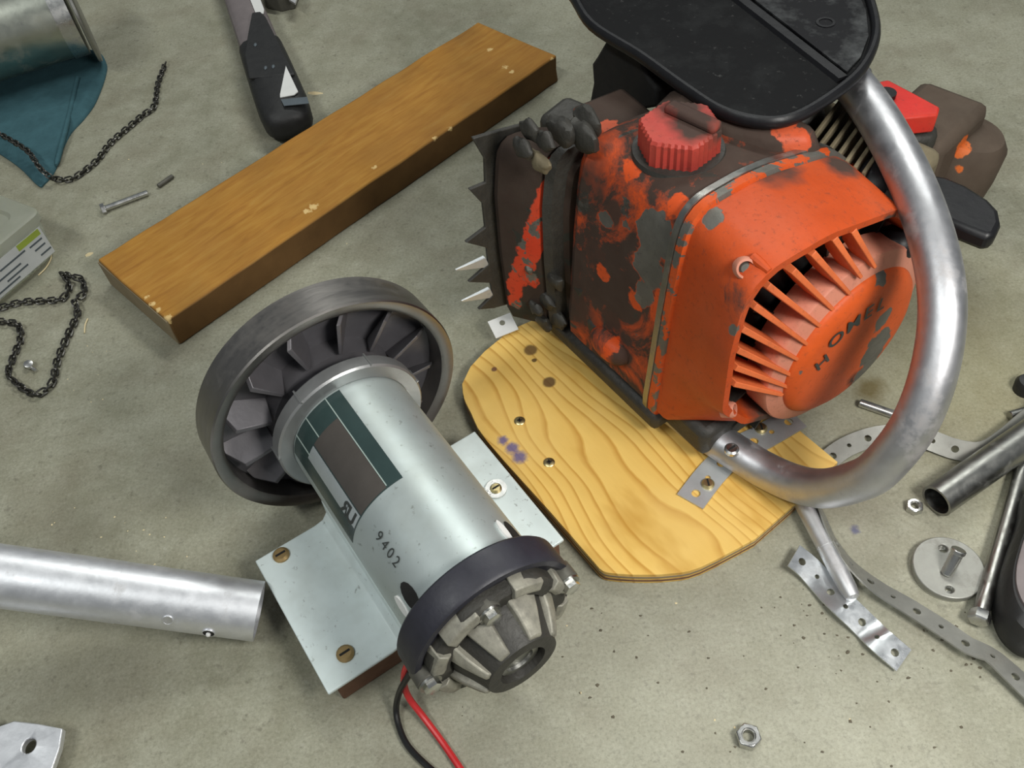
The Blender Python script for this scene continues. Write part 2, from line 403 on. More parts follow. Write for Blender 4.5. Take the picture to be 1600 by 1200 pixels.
    n.b.inputs['Transmission Weight'].default_value = 0.75; n.b.inputs['IOR'].default_value = 1.3
    MAT['clear'] = n.out(n.mix(n.noise(70, 4), (0.62, 0.64, 0.52), (0.78, 0.79, 0.70)), 0.38, 0, n.noise(120, 3), 0.2, 0.0006)
    MAT['green'] = m_plain('green_label_stripe', (0.33, 0.42, 0.06), 0.5, 0, 0.2, 100)
    MAT['paper'] = m_plain('label_paper', (0.60, 0.62, 0.62), 0.45, 0, 0.15, 100)
    MAT['redcap'] = m_paint('faded_red_cap', (0.60, 0.075, 0.05), 0.0, 0.12, grimes=(((0.000, 0.022, 0.15), 0.022),))

# ------------------------------------------------------------------ frames used by several builders
# board: local x along its length, top at z = BT
BT = 0.025
bA, bB, bC, bD = at(152, 405, BT), at(262, 500, BT), at(868, 88, BT), at(750, 32, BT)
b_mid = (bA + bB + bC + bD) / 4; b_dir = ((bD - bA) + (bC - bB)).normalized()
b_rot = math.atan2(b_dir.y, b_dir.x); b_len = ((bD - bA).length + (bC - bB).length) / 2; b_wid = ((bB - bA).length + (bC - bD).length) / 2
b_loc = Vector((b_mid.x, b_mid.y, 0))
def B_L(px, py, z=BT):
    return Matrix.Rotation(-b_rot, 4, 'Z') @ (at(px, py, z) - b_loc)
BOARD_CHIPS = [(B_L(490, 323), 0.0026), (B_L(480, 330), 0.0018), (B_L(260, 499), 0.0030), (B_L(247, 485), 0.0014), (B_L(238, 475), 0.0012), (B_L(229, 464), 0.0010),
               (B_L(705, 200), 0.0016), (B_L(680, 215), 0.0012), (B_L(585, 262), 0.0012), (B_L(790, 105), 0.0016), (B_L(800, 112), 0.0014), (B_L(765, 78), 0.0016), (B_L(868, 92), 0.0022)]
PLYT = 0.010
ply_loc = at(1000, 760, 0)
def PLY_L(px, py): return at(px, py, PLYT) - ply_loc
# motor: x along the shaft towards the brush end, z up, origin on the floor under the flywheel face
mot_loc = Vector((-0.0932, 0.3055, 0)); mot_rot = R(-62.2); MZ = 0.0711
def cylp(x, phi, r): return Vector((x, r * math.cos(R(phi)), MZ + r * math.sin(R(phi))))
# chainsaw: x from the bar side to the starter side, y backwards, z up, origin under the seam
SB = 0.034
saw_loc = at(1020, 637, SB); saw_rot = R(-61)
SR = Matrix.Rotation(-saw_rot, 4, 'Z')
def S_L(p): return SR @ (Vector(p) - saw_loc)
def S(u, v, z): return Vector((u, -v, z))
def s_plane(px, py, axis, val):
    """photo pixel -> saw frame point on the saw plane axis = val (0 across, 1 forward, 2 height)"""
    o = S_L(cam_p); d = SR @ ray(px, py)
    k = (0, 1, 2)[axis]; vv = -val if axis == 1 else val
    return o + d * ((vv - o[k]) / d[k])
build_materials()
MAT['board'] = m_board(); MAT['ply'] = m_plywood()

# ------------------------------------------------------------------ floor
def make_floor():
    mb = MB(); n = 2; s = 3.0
    mb.add([(-s, -s, 0), (s, -s, 0), (s, s, 0), (-s, s, 0), (-s, -s, -.1), (s, -s, -.1), (s, s, -.1), (-s, s, -.1)],
           [(0, 1, 2, 3), (7, 6, 5, 4), (0, 4, 5, 1), (1, 5, 6, 2), (2, 6, 7, 3), (3, 7, 4, 0)])
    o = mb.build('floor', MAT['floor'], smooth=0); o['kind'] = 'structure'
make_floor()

# ------------------------------------------------------------------ wooden board
def make_board():
    t = thing('wooden_board', 'long varnished orange brown wooden board lying across the concrete', 'board', b_loc, b_rot)
    mb = MB(); N = 28; L, Wd = b_len, b_wid; rg = []
    for i in range(N + 1):
        x = -L / 2 + L * i / N
        sec = []
        for j, (y, z) in enumerate(((-1, 0), (-1, .5), (-1, 1), (-.33, 1), (.33, 1), (1, 1), (1, .5), (1, 0))):
            e = 0.0011 if abs(y) == 1 else 0.0003
            sec.append(Vector((x + (rnd.uniform(-1, 1) * .0012 if i in (0, N) else 0), y * Wd / 2 + noise.noise((x * 30, j * 3, 1)) * e,
                               z * BT + (noise.noise((x * 26, j * 5, 7)) * e if z == 1 else 0))))
        rg.append(sec)
    mb.loft(rg)
    o = mb.build('plank', MAT['board'], t, bevel=0.0014, smooth=30)
    e = MB(); e.box((-L / 2 - 0.0006, 0, BT * .48), (0.0014, Wd * .985, BT * .9))
    e.build('sawn_end', MAT['endgrain'], t, bevel=.0003)
make_board()

# ------------------------------------------------------------------ plywood
def make_plywood():
    px = [(722, 600), (725, 622), (736, 645), (760, 688), (860, 800), (928, 878), (938, 889), (952, 895), (1000, 898), (1050, 896), (1095, 886), (1180, 842), (1237, 792), (1309, 722)]
    P = spline([at(x, y, PLYT) for x, y in px[:12]], 3) + [at(x, y, PLYT) for x, y in px[12:]]
    far = at(1309, 722, PLYT) + Vector((-.075, .129, 0))
    P += [at(1210, 640, PLYT), far, far + Vector((-.012, .008, 0)), at(840, 497, PLYT), at(812, 509, PLYT), at(790, 522, PLYT), at(757, 549, PLYT), at(735, 573, PLYT)]
    lp = [((p - ply_loc).x, (p - ply_loc).y) for p in P]
    t = thing('plywood_board', 'yellow plywood offcut with rounded corners under the orange chainsaw', 'board', ply_loc)
    plate(lp, [], PLYT, PLYT - .0004).build('ply_sheet', MAT['ply'], t, smooth=25, bevel=.0008)
    # glue-line veneers at the edge, proud of the core
    for k, zz in enumerate((0.0032, 0.0066)):
        mb = MB(); n = len(lp); s = 1.0035
        ring = [[Vector((x * s, y * s, z)) for x, y in lp] for z in (zz - .0008, zz + .0008)]
        mb.loft(ring, True, True); mb.build('veneer_layer', MAT['endgrain' if k else 'redbrown'], t, smooth=25)
    for x, y in ((812, 658), (858, 723)):
        p = PLY_L(x, y); mb = MB(); mb.rings(p - Vector((0, 0, .0006)), (0, 0, 1), [(0, .0034), (.001, .0034), (.0016, .0026), (.0017, .0012), (.0010, .0010)], 16)
        o = mb.build('screw', MAT['brass'], t)
        s = MB(); s.box(p + Vector((0, 0, .00115)), (.0032, .0007, .0003)); s.box(p + Vector((0, 0, .00115)), (.0007, .0032, .0003)); s.build('screw_slot', MAT['void'], o)
make_plywood()

# ------------------------------------------------------------------ electric motor
def screw_head(name, p, r, mat, parent, slot=True, n=Vector((0, 0, 1)), h=.0022, hexa=False):
    mb = MB(); p = Vector(p)
    mb.rings(p - n * .0008, n, [(0, r), (h * .55 + .0008, r), (h + .0008, r * .72)], 6 if hexa else 16)
    o = mb.build(name, MAT[mat], parent)
    if slot:
        d, x, y = poly_normal_basis(n)
        s = MB(); M = Matrix((x, y, d)).transposed()
        s.box(p + n * (h + .00005), (r * 1.25, r * .26, .0004), M); s.build('screw_slot', MAT['void'], o)
    return o

def make_motor():
    t = thing('electric_motor', 'silver electric motor with spoked fan flywheel and red and black wires', 'motor', mot_loc, mot_rot)
    X = Vector((1, 0, 0)); c0 = Vector((0, 0, MZ))
    # flywheel
    mb = MB(); d, ax, ay = Vector((1, 0, 0)), Vector((0, 1, 0)), Vector((0, 0, 1))
    prof = [(-.0230, .060), (-.0230, .0690), (-.0220, .0706), (-.0006, .0711), (0.0004, .0704), (0.0004, .0668), (-.0015, .0640), (-.0150, .0635)]
    seg = 96
    rg = [[c0 + X * a + ax * r * math.cos(2 * math.pi * k / seg) + ay * r * math.sin(2 * math.pi * k / seg) for k in range(seg)] for a, r in prof]
    mb.loft(rg, False, False); fl = mb.build('flywheel', MAT['rim'], t)
    mb = MB(); mb.rings(c0 + X * -.0165, X, [(0, .0645), (.002, .0645), (.0022, .038), (.0125, .036), (.0135, .030), (.016, .028)], 64)
    mb.build('flywheel_web', MAT['iron'], fl)
    NB = 13
    for k in range(NB):
        a = 2 * math.pi * (k + .35) / NB
        er = ax * math.cos(a) + ay * math.sin(a); et = -ax * math.sin(a) + ay * math.cos(a)
        b = MB(); vs = []
        # leaning vane: foot on the web, head shifted round and tapering up towards the hub
        for r, w0, w1, hx, sh in ((.0375, .0012, .0011, .0128, .0060), (.0560, .0016, .0013, .0120, .0100), (.0628, .0014, .0012, .0040, .0040)):
            for s in (-1, 1):
                vs.append(c0 + X * -.0146 + er * r + et * s * w0)
            for s in (1, -1):
                vs.append(c0 + X * (-.0146 + hx) + er * r + et * (sh + s * w1))
        b.loft([vs[0:4], vs[4:8], vs[8:12]])
        b.build('fan_vane', MAT['iron'], fl, bevel=.0004, smooth=30)
    # flange collar
    mb = MB(); seg = 72
    prof = [(.0055, .034), (.0055, .0405), (.0070, .0418), (.0140, .0418), (.0150, .0408), (.0152, .0342)]
    rg = [[c0 + X * a + ax * r * math.cos(2 * math.pi * k / seg) + ay * r * math.sin(2 * math.pi * k / seg) for k in range(seg)] for a, r in prof]
    mb.loft(rg, False, False); col = mb.build('flange_collar', MAT['flange'], t)
    for phi in (62, 118, 170, 10, 230, 290):
        b = MB(); e = Vector((0, math.cos(R(phi)), math.sin(R(phi)))); tt = Vector((0, -math.sin(R(phi)), math.cos(R(phi))))
        M = Matrix((X, tt, e)).transposed(); b.box(cylp(.0102, phi, .0418), (.0094, .0009, .0012), M); b.build('casting_seam', MAT['flange'], col)
    mb = MB(); mb.rings(c0 + X * -.002, X, [(0, .029), (.0075, .0335), (.009, .0335)], 48); mb.build('bearing_housing', MAT['iron'], t)
    # can
    mb = MB(); seg = 96; xs = [.0135, .03, .05, .07, .09, .11, .125, .1385]
    rg = [[cylp(x, 360 * k / seg, .0340) for k in range(seg)] for x in xs]
    mb.loft(rg); can = mb.build('motor_can', MAT['zinc'], t)
    def patch(name, x0, x1, p0, p1, r, mat, th=.00022, n=14):
        b = MB(); rr = []
        for k in range(n + 1):
            p = p0 + (p1 - p0) * k / n
            rr.append([cylp(x0, p, r), cylp(x1, p, r), cylp(x1, p, r + th), cylp(x0, p, r + th)])
        b.loft(rr); return b.build(name, MAT[mat], can)
    patch('rating_label', .0165, .0813, 90.5, 166, .0340, 'label')
    patch('label_panel', .0310, .0808, 105, 135.5, .0341, 'label_mid', .00024)
    patch('label_panel', .0310, .0806, 137, 150, .0341, 'label_pale', .00024)
    for p in (103.8, 127.0):
        patch('label_rule', .0160, .0800 if p < 110 else .031, p, p + .9, .0341, 'label_line', .00026, 2)
    patch('label_rule', .0160, .0340, 146, 147, .0341, 'label_line', .00026, 2)
    def wrap_text(txt, x, phi, size, mat, name, flip=1, along='x', parent=can, spacing=1.0, bold=0):
        fc = bpy.data.curves.new('t', 'FONT'); fc.body = txt; fc.size = size; fc.space_character = spacing; fc.offset = bold
        fo = bpy.data.objects.new('t', fc); C.objects.link(fo)
        dg = bpy.context.evaluated_depsgraph_get(); me = bpy.data.meshes.new_from_object(fo.evaluated_get(dg))
        bpy.data.objects.remove(fo)
        xs_ = [v.co.x for v in me.vertices]; w0 = min(xs_)
        for v in me.vertices:
            a, b_ = v.co.x - w0, v.co.y
            if flip < 0: a = (max(xs_) - w0) - a
            v.co = cylp(x + a, phi - math.degrees(b_ / .034), .0345)
        return finish(name, me, MAT[mat], parent, 0)
    # stamped date and the recognition mark (a mirrored R joined to a U), both read along the can
    wrap_text('9402', .0950, 136.0, .0072, 'ink', 'stamped_number', spacing=1.45)
    wrap_text('R', .0662, 150.5, .0100, 'ink', 'recognition_mark', flip=-1, bold=.00035)
    wrap_text('U', .0722, 150.5, .0100, 'ink', 'recognition_mark', bold=.00035)
    # brush slots by the end ring
    for phi, s in ((139.5, 1), (34, 1), (250, 1)):
        b = MB(); rr = []; lp = circ2(0, 0, 1, 14)
        b.loft([[cylp(.1285 + .0078 * a, phi + 6.5 * c, r) for a, c in lp] for r in (.0338, .03435)])
        o = b.build('brush_slot', MAT['void'], can)
        b = MB(); b.loft([[cylp(.1275 + .0062 * a, phi + 12.5 + 3.2 * c, r) for a, c in lp] for r in (.0338, .0352)]); b.build('slot_tab', MAT['white'], can)
    # end ring
    mb = MB(); prof = [(.1372, .033), (.1372, .0410), (.1384, .0420), (.1515, .0422), (.1530, .0412), (.1532, .0385), (.1520, .037), (.1500, .02)]
    seg = 80; rg = [[cylp(x, 360 * k / seg, r) for k in range(seg)] for x, r in prof]
    mb.loft(rg, False, True); mb.build('end_ring', MAT['cap'], t)
    # cast brush plate: a broken ring of lugs and a ribbed nose
    mb = MB(); seg = 60; prof = [(.149, .036), (.1555, .0355), (.1575, .033), (.1578, .027), (.1545, .024)]
    rg = []
    for x, r in prof:
        rg.append([cylp(x + (.0012 if (k // 5) % 2 else 0) * (r > .026), 360 * k / seg, r * (1 + .035 * math.sin(k * 2 * math.pi / seg * 7 + 1))) for k in range(seg)])
    mb.loft(rg, True, True); bp = mb.build('brush_plate', MAT['grime'], t, smooth=25)
    for p0, p1 in ((48, 74), (104, 134), (146, 168), (14, 30), (190, 215), (330, 350)):
        b = MB(); rr = []
        for k in range(7):
            p = p0 + (p1 - p0) * k / 6
            rr.append([cylp(.150, p, .0285), cylp(.1588, p, .029), cylp(.1602, p, .0315), cylp(.1590, p, .0358), cylp(.150, p, .0368)])
        b.loft(rr); b.build('ring_segment', MAT['cast'], bp, bevel=.0006)
    mb = MB(); seg = 48; rg = []
    for x, r in ((.152, .0262), (.158, .0250), (.1655, .0212), (.1715, .0186), (.1742, .0176), (.1746, .0160), (.1744, .0115)):
        rg.append([cylp(x, 360 * k / seg, r) for k in range(seg)])
    mb.loft(rg, True, False)
    rg2 = [[cylp(x, 360 * k / seg, r) for k in range(seg)] for x, r in ((.1744, .0115), (.1700, .0108), (.1640, .0100))]
    mb.loft(rg2, False, True); nose = mb.build('bearing_nose', MAT['grime'], t)
    mb = MB(); rg2 = [[cylp(x, 360 * k / seg, r) for k in range(seg)] for x, r in ((.1660, .0098), (.1715, .0098), (.1715, .0070), (.1700, .0066))]
    mb.loft(rg2, True, True); mb.build('bearing', MAT['steel_dark'], nose)
    for k, (phi, wd) in enumerate(((112, 13), (62, 16), (150, 9), (20, 13), (195, 8), (235, 8), (300, 10))):
        b = MB(); rr = []
        for x, r, wf in ((.153, .0290, 1.25), (.1565, .0285, 1.2), (.1640, .0252, 1.0), (.1705, .0213, .85), (.1735, .0192, .8)):
            rr.append([cylp(x, phi - wd * wf, r - .006), cylp(x, phi - wd * wf * .8, r), cylp(x, phi, r + .0006), cylp(x, phi + wd * wf * .8, r), cylp(x, phi + wd * wf, r - .006)])
        b.loft(rr); b.build('nose_rib', MAT['cast'], nose, bevel=.0007)
    for phi, r, x in ((97, .0300, .156), (12, .0372, .155), (176, .0370, .155), (270, .032, .155)):
        p = cylp(x, phi, r)
        b = MB(); b.cyl(p - X * .006, p + X * .0028, .0058, 20, bev=.0006); lug = b.build('bolt_lug', MAT['cast_dark'], t)
        b = MB(); b.rings(p + X * .0026, X, [(0, .0050), (.0012, .0050), (.0013, .0040), (.0040, .0040), (.0046, .0030)], 6); b.build('hex_bolt', MAT['steel'], lug)
        b = MB(); b.ringtube(p + X * .0029, p + X * .0040, .0054, .003, 20); b.build('washer', MAT['steel_dark'], lug)
    # mounting: wooden pad, folded zinc plate, saddle
    mb = MB(); mb.box((.066, -.005, .0095), (.087, .136, .019)); mb.build('wooden_pad', MAT['redbrown'], t, bevel=.001)
    zt = .0215
    def saddle_line(x):
        return [(-.0775, zt), (-.0395, zt), (-.0345, zt + .002)]
    mb = MB(); out = []
    prof = [(-.0775, zt), (-.060, zt), (-.0415, zt), (-.036, zt + .0012), (-.0325, zt + .006), (-.0322, zt + .018)]
    for sgn, ye in ((1, -.0775), (-1, -.0645)):
        pr = [(sgn * (ye if i == 0 else y), z) for i, (y, z) in enumerate(prof)]
        b = MB(); rr = []
        for x in (.0225, .112):
            rr.append([Vector((x, y, z)) for y, z in pr] + [Vector((x, y + (sgn * .0018 if z > zt + .003 else 0), z - (.0022 if z < zt + .003 else 0))) for y, z in reversed(pr)])
        b.loft(rr); pl = b.build('mounting_plate', MAT['zinc_plate'], t, bevel=.0006, smooth=30)
        for sx, yy in ((.0284, .0642), (.0990, .0611)) if sgn > 0 else ((.064, .0525),):
            p = Vector((sx, -sgn * yy, zt))
            if sgn > 0: screw_head('mounting_screw', p, .0046, 'rust', pl)
            else:
                b = MB(); b.ringtube(p, p + Vector((0, 0, .0012)), .0062, .0032, 24); b.build('washer', MAT['steel'], pl)
                screw_head('mounting_screw', p + Vector((0, 0, .0003)), .0034, 'brass', pl)
    # wires leave under the end ring
    wr = [(638, 1036, .036), (632, 1052, .028), (632, 1072, .018), (640, 1092, .010), (660, 1118, .0045), (690, 1158, .0020), (716, 1196, .0020), (745, 1240, .0020), (790, 1310, .002)]
    mb = MB(); mb.tube(spline([at(*q) for q in wr], 8), .0017, 10); mb.build('red_wire', MAT['redwire'], t, world=True)
    wb = [(642, 1050, .034), (632, 1066, .026), (624, 1082, .016), (619, 1105, .006), (622, 1130, .0022), (634, 1160, .0018), (655, 1185, .0018), (690, 1215, .0018), (740, 1250, .0018)]
    mb = MB(); mb.tube(spline([at(*q) for q in wb], 8), .0016, 10); mb.build('black_wire', MAT['blackwire'], t, world=True)
make_motor()

# ------------------------------------------------------------------ chainsaw
from mathutils.bvhtree import BVHTree
def resample(outline, c, n=96):
    """radial resample of a star-shaped (v, z) outline about c, so outlines can be lofted together"""
    P = [Vector((p[0], p[1])) - Vector(c) for p in outline]; res = []
    for k in range(n):
        a = 2 * math.pi * k / n; d = Vector((math.cos(a), math.sin(a))); best = 0
        for i in range(len(P)):
            p, q = P[i], P[(i + 1) % len(P)]; e = q - p; den = d.x * e.y - d.y * e.x
            if abs(den) < 1e-12: continue
            t = (p.x * e.y - p.y * e.x) / den; s_ = (p.x * d.y - p.y * d.x) / den
            if t > 0 and -1e-6 <= s_ <= 1 + 1e-6: best = max(best, t)
        res.append(Vector(c) + d * best)
    for _ in range(1):
        res = [res[i] * .6 + (res[i - 1] + res[(i + 1) % n]) * .2 for i in range(n)]
    return res

def make_saw():
    t = thing('chainsaw', 'battered orange chainsaw engine with bare curved tube handle standing on plywood', 'chainsaw', saw_loc, saw_rot)
    CC = (-.066, .066); NS = 96
    body = [(.004, 0), (.000, .035), (-.004, .075), (-.0085, .112), (-.0125, .131), (-.021, .1385), (-.0485, .1385), (-.066, .136), (-.107, .125), (-.132, .100), (-.138, .05), (-.128, .008), (-.10, 0), (-.05, -.002)]
    bo = resample(body, CC, NS)
    def sec(ol, u, sc=1.0, dv=0.0, lo=None):
        return [S(u, CC[0] + (p.x - CC[0]) * sc + dv, CC[1] + (p.y - CC[1]) * sc) for p in ol]
    g = lambda px, py, ax, val: tuple(s_plane(px, py, ax, val))
    front = lambda px, py, v=0.0: g(px, py, 1, v)
    # --- fuel tank with the flaked front
    chips = [(front(1015, 372, -.006), .012, (1, 1, .75)), (front(1012, 415, -.006), .010, (1, 1, .8)), (front(1028, 340, -.010), .004), (front(985, 352, -.01), .003), (front(945, 345, -.006), .005), (front(1003, 455, -.004), .006, (1, 1, .7))]
    grimes = [(front(905, 470, 0), .020), (front(900, 560, .005), .022), (front(960, 330, -.008), .010), (front(955, 500, 0), .012), (front(925, 400, 0), .014), (front(990, 620, .004), .014), (front(905, 300, 0), .018), (front(970, 560, .004), .011), (front(1040, 600, .004), .009),
              (g(1120, 235, 2, .1385), .016), (g(1160, 240, 2, .137), .014), (g(1100, 180, 2, .135), .028), (g(1200, 215, 2, .133), .022)]
    keeps = [(front(985, 470, 0), .0065), (front(975, 262, -.012), .008), (front(1050, 320, -.013), .007, (1, 1, 1)), (front(1020, 480, 0), .006, (1, 1, .4)), (front(935, 430, 0), .005), (front(955, 545, .004), .006, (1, 1, .7))]
    MAT['tank'] = m_paint('flaked_tank_paint', chip=.50, dirt=.77, chips=chips, grimes=grimes, keeps=keeps, col=(.66, .085, .016))
    mb = MB()
    mb.loft([sec(bo, -.080, .80, .004), sec(bo, -.078, .90, .004), sec(bo, -.071, .965, .004), sec(bo, -.058, .99, .002), sec(bo, -.030, 1.0), sec(bo, -.004, 1.0)])
    mb.build('fuel_tank', MAT['tank'], t, smooth=28)
    # --- seam lip between tank and starter cover
    MAT['lip'] = m_paint('worn_seam_lip', chip=.85, dirt=.35, scale=60)
    mb = MB(); mb.loft([sec(bo, -.0042, 1.0), sec(bo, -.0038, 1.030), sec(bo, -.0002, 1.034), sec(bo, .0006, 1.0)]); mb.build('seam_flange', MAT['steel_dark'], t)
    mb = MB(); mb.loft([sec(bo, .0000, 1.0), sec(bo, .0004, 1.026), sec(bo, .0050, 1.030), sec(bo, .0060, 1.0)]); mb.build('cover_lip', MAT['lip'], t)
    # --- starter cover
    chips = [(g(1165, 405, 0, .045), .006), (g(1112, 340, 2, .137), .005), (g(1150, 395, 0, .04), .004), (g(1155, 470, 0, .05), .004), (g(1147, 520, 0, .05), .0035)]
    grimes = [(g(1180, 655, 0, .045), .016), (g(1100, 635, 0, .02), .010), (g(1200, 255, 2, .137), .016), (g(1390, 345, 0, .05), .004), (g(1170, 262, 2, .137), .012), (g(1320, 240, 2, .13), .012)]
    keeps = [(g(1090, 480, 0, .025), .02), (g(1180, 350, 2, .138), .018)]
    MAT['cover'] = m_paint('starter_cover_paint', chip=.22, dirt=.42, chips=chips, grimes=grimes, keeps=keeps, col=(.50, .066, .010))
    rim = [(.0005, .046), (.0012, .09), (-.0018, .120), (-.0075, .131), (-.020, .1362), (-.0545, .1345), (-.105, .121), (-.128, .095), (-.136, .055), (-.122, .018), (-.09, .000), (-.05, .002), (-.018, .020)]
    ro = resample(rim, CC, NS)
    mid = [a * .45 + b * .55 for a, b in zip(bo, ro)]
    rin = resample([(CC[0] + (v - CC[0]) * .93, CC[1] + (z - CC[1]) * .93) for v, z in rim], CC, NS)
    mb = MB()
    mb.loft([sec(bo, .0045, 1.0), sec(bo, .012, 1.004), sec(mid, .030, 1.006), sec(ro, .0462, 1.0), sec(ro, .0496, .988), sec(rin, .0496, 1.0), sec(rin, .0465, .985), sec(rin, .030, .985)], True, False)
    cv = mb.build('starter_cover', MAT['cover'], t, smooth=30)
    mb = MB(); mb.loft([sec(rin, .0300, .99), sec(rin, .0310, .98)]); inn = mb.build('fan_chamber', MAT['void'], cv)
    for k in range(18):   # engine cooling fan seen dark through the slots
        a = 2 * math.pi * k / 18; e = Vector((0, -math.cos(a), math.sin(a))); c0 = S(.031, -.083, .046)
        b = MB(); M = Matrix((Vector((1, 0, 0)), e, Vector((1, 0, 0)).cross(e))).transposed()
        b.box(c0 + e * .062 + Vector((.0035, 0, 0)), (.007, .026, .0016), M); b.build('fan_blade', MAT['grime'], inn)
    # --- centre disc with its skirt
    dv, dz = -.083, .046; X = Vector((1, 0, 0)); c0 = S(0, dv, dz)
    discmask = [(g(1365, 545, 0, .0605), .0085, (1, .85, .55)), (g(1375, 500, 0, .0605), .006), (g(1352, 578, 0, .0605), .007, (1, .8, .7)), (g(1375, 436, 0, .058), .004), (g(1250, 575, 0, .058), .002)]
    MAT['disc'] = m_paint('starter_disc_paint', chip=.16, dirt=.14, chips=discmask, grimes=[(g(1335, 590, 0, .0605), .007), (g(1362, 560, 0, .0605), .004)], col=(.62, .095, .016))
    MAT['skirt'] = m_paint('dusty_skirt_paint', chip=.25, dirt=.14, col=(.60, .24, .16))
    mb = MB(); mb.rings(c0, X, [(.040, .0455), (.0560, .0462), (.0580, .0450), (.0605, .0405), (.0612, .036), (.0616, .020)], 72, False, True)
    dsc = mb.build('starter_disc', MAT['disc'], cv)
    mb = MB(); mb.rings(c0, X, [(.0370, .0548), (.0515, .0552), (.0528, .0545), (.0560, .0462), (.0540, .0440)], 72, False, False)
    mb.build('disc_skirt', MAT['skirt'], cv)
    # --- radial ribs of the grille
    fins = [((1331, 354), (1368, 417)), ((1301, 367), (1346, 433)), ((1267, 391), (1328, 459)), ((1236, 419), (1307, 489)), ((1205, 450), (1283, 511)), ((1184, 482), (1261, 538)), ((1165, 517), (1246, 562)),
            ((1158, 550), (1237, 587)), ((1155, 577), (1230, 605)), ((1153, 602), (1222, 618))]
    MAT['fin'] = m_paint('scuffed_rib_paint', chip=.34, dirt=.12, col=(.70, .16, .05))
    for k_, (a, b_) in enumerate(fins):
        p = Vector(g(a[0], a[1], 0, .0490)); q = Vector(g(b_[0], b_[1], 0, .0575)); d = (q - p).normalized(); n = X.cross(d).normalized()
        p = p + d * (.0035 if k_ < 4 else -.002); q = q + d * .001
        b = MB(); rr = []
        for tt, wd in ((0, .0016), (.5, .0013), (1, .0010)):
            c = p.lerp(q, tt); low = Vector((-.006 if tt < .5 and k_ < 4 else -.013, 0, 0))
            rr.append([c - n * wd, c + n * wd, c + n * wd * 1.3 + low, c - n * wd * 1.3 + low])
        b.loft(rr); b.build('grille_rib', MAT['fin'], cv, bevel=.0004)
    # --- cover screws in their pockets, set square to the cover where they sit
    from mathutils.bvhtree import BVHTree
    bv = BVHTree.FromPolygons([v.co.copy() for v in cv.data.vertices], [tuple(p.vertices) for p in cv.data.polygons])
    for (px, py, r_) in ((1166, 420, .0042), (1146, 640, .0034), (1394, 358, .0038)):
        p, nn, _, _ = bv.ray_cast(S_L(cam_p), (SR @ ray(px, py)).normalized())
        if p is None: continue
        nn = (nn + X * .9).normalized()
        b = MB(); b.rings(p - nn * .006, nn, [(0, r_ * 1.25), (.0056, r_ * 1.25), (.0068, r_ * 1.05), (.0069, r_ * .82), (.0045, r_ * .78)], 24)
        bs = b.build('screw_boss', MAT['skirt'], cv)
        b = MB(); b.rings(p - nn * .0025, nn, [(0, r_ * .70), (.0014, r_ * .70), (.0022, r_ * .5)], 16); sc_ = b.build('cover_screw', MAT['cast_dark'], bs)
    # ridge beside the upper pocket
    q0 = bv.ray_cast(S_L(cam_p), (SR @ ray(1176, 402)).normalized())[0]; q1 = bv.ray_cast(S_L(cam_p), (SR @ ray(1202, 424)).normalized())[0]
    if q0 is not None and q1 is not None:
        b = MB(); b.tube([q0, q0.lerp(q1, .5), q1], [.0026, .0024, .0016], 10); b.build('cover_ridge', MAT['cover'], cv)
    # --- lettering on the disc, each letter its own flat print
    for ch, px, py, rot in (('H', 1284, 566, 62), ('O', 1306, 530, 52), ('M', 1333, 506, 44), ('E', 1356, 488, 36), ('L', 1376, 475, 28)):
        fc = bpy.data.curves.new('t', 'FONT'); fc.body = ch; fc.size = .0130; fc.align_x = 'CENTER'; fc.align_y = 'CENTER'; fc.offset = .00015
        fo = bpy.data.objects.new('t', fc); C.objects.link(fo)
        me = bpy.data.meshes.new_from_object(fo.evaluated_get(bpy.context.evaluated_depsgraph_get())); bpy.data.objects.remove(fo)
        p = Vector(g(px, py, 0, .0616)); a = R(rot - 34)
        ex = Vector((0, math.cos(a), math.sin(a))); ey = Vector((0, -math.sin(a), math.cos(a)))
        zmap = lambda q: .0003 + (.0618 if math.hypot(-q.y - dv, q.z - dz) < .030 else .0614)
        for v in me.vertices:
            q = p + ex * v.co.x + ey * v.co.y
            r_ = math.hypot(-q.y - dv, q.z - dz)
            q.x = .0618 if r_ < .020 else .0618 - (r_ - .020) / .016 * .0004 if r_ < .036 else .0614 - (r_ - .036) / .0045 * .0007 if r_ < .0405 else .0607 - (r_ - .0405) / .0045 * .0025
            q.x += .0006
            v.co = q
        finish('letter', me, MAT['ink'], dsc, 0)
    # --- clutch side
    co = resample([(.022, -.002), (.0225, .055), (.021, .095), (.016, .124), (.008, .129), (-.012, .124), (-.032, .114), (-.050, .098), (-.060, .06), (-.058, .01), (-.04, -.002)], (-.02, .060), NS)
    def csec(u, sc=1.0, dv_=0):
        return [S(u, -.02 + (p.x + .02) * sc + dv_, .060 + (p.y - .060) * sc) for p in co]
    mb = MB(); mb.loft([csec(-.1155, .93), csec(-.114, .985), csec(-.110, 1.0), csec(-.098, .995, -.007), csec(-.0895, .98, -.012), csec(-.0880, .90, -.016), csec(-.079, .86, -.020)])
    cl = mb.build('clutch_cover', None, t, smooth=30)
    bc = BVHTree.FromPolygons([v.co.copy() for v in cl.data.vertices], [tuple(p.vertices) for p in cl.data.polygons])
    streak = []
    cl_pts = [(868, 256, .0045), (860, 290, .0062), (850, 325, .0068), (839, 360, .0074), (828, 395, .0078), (814, 420, .0070), (806, 445, .0062), (800, 480, .0050)]
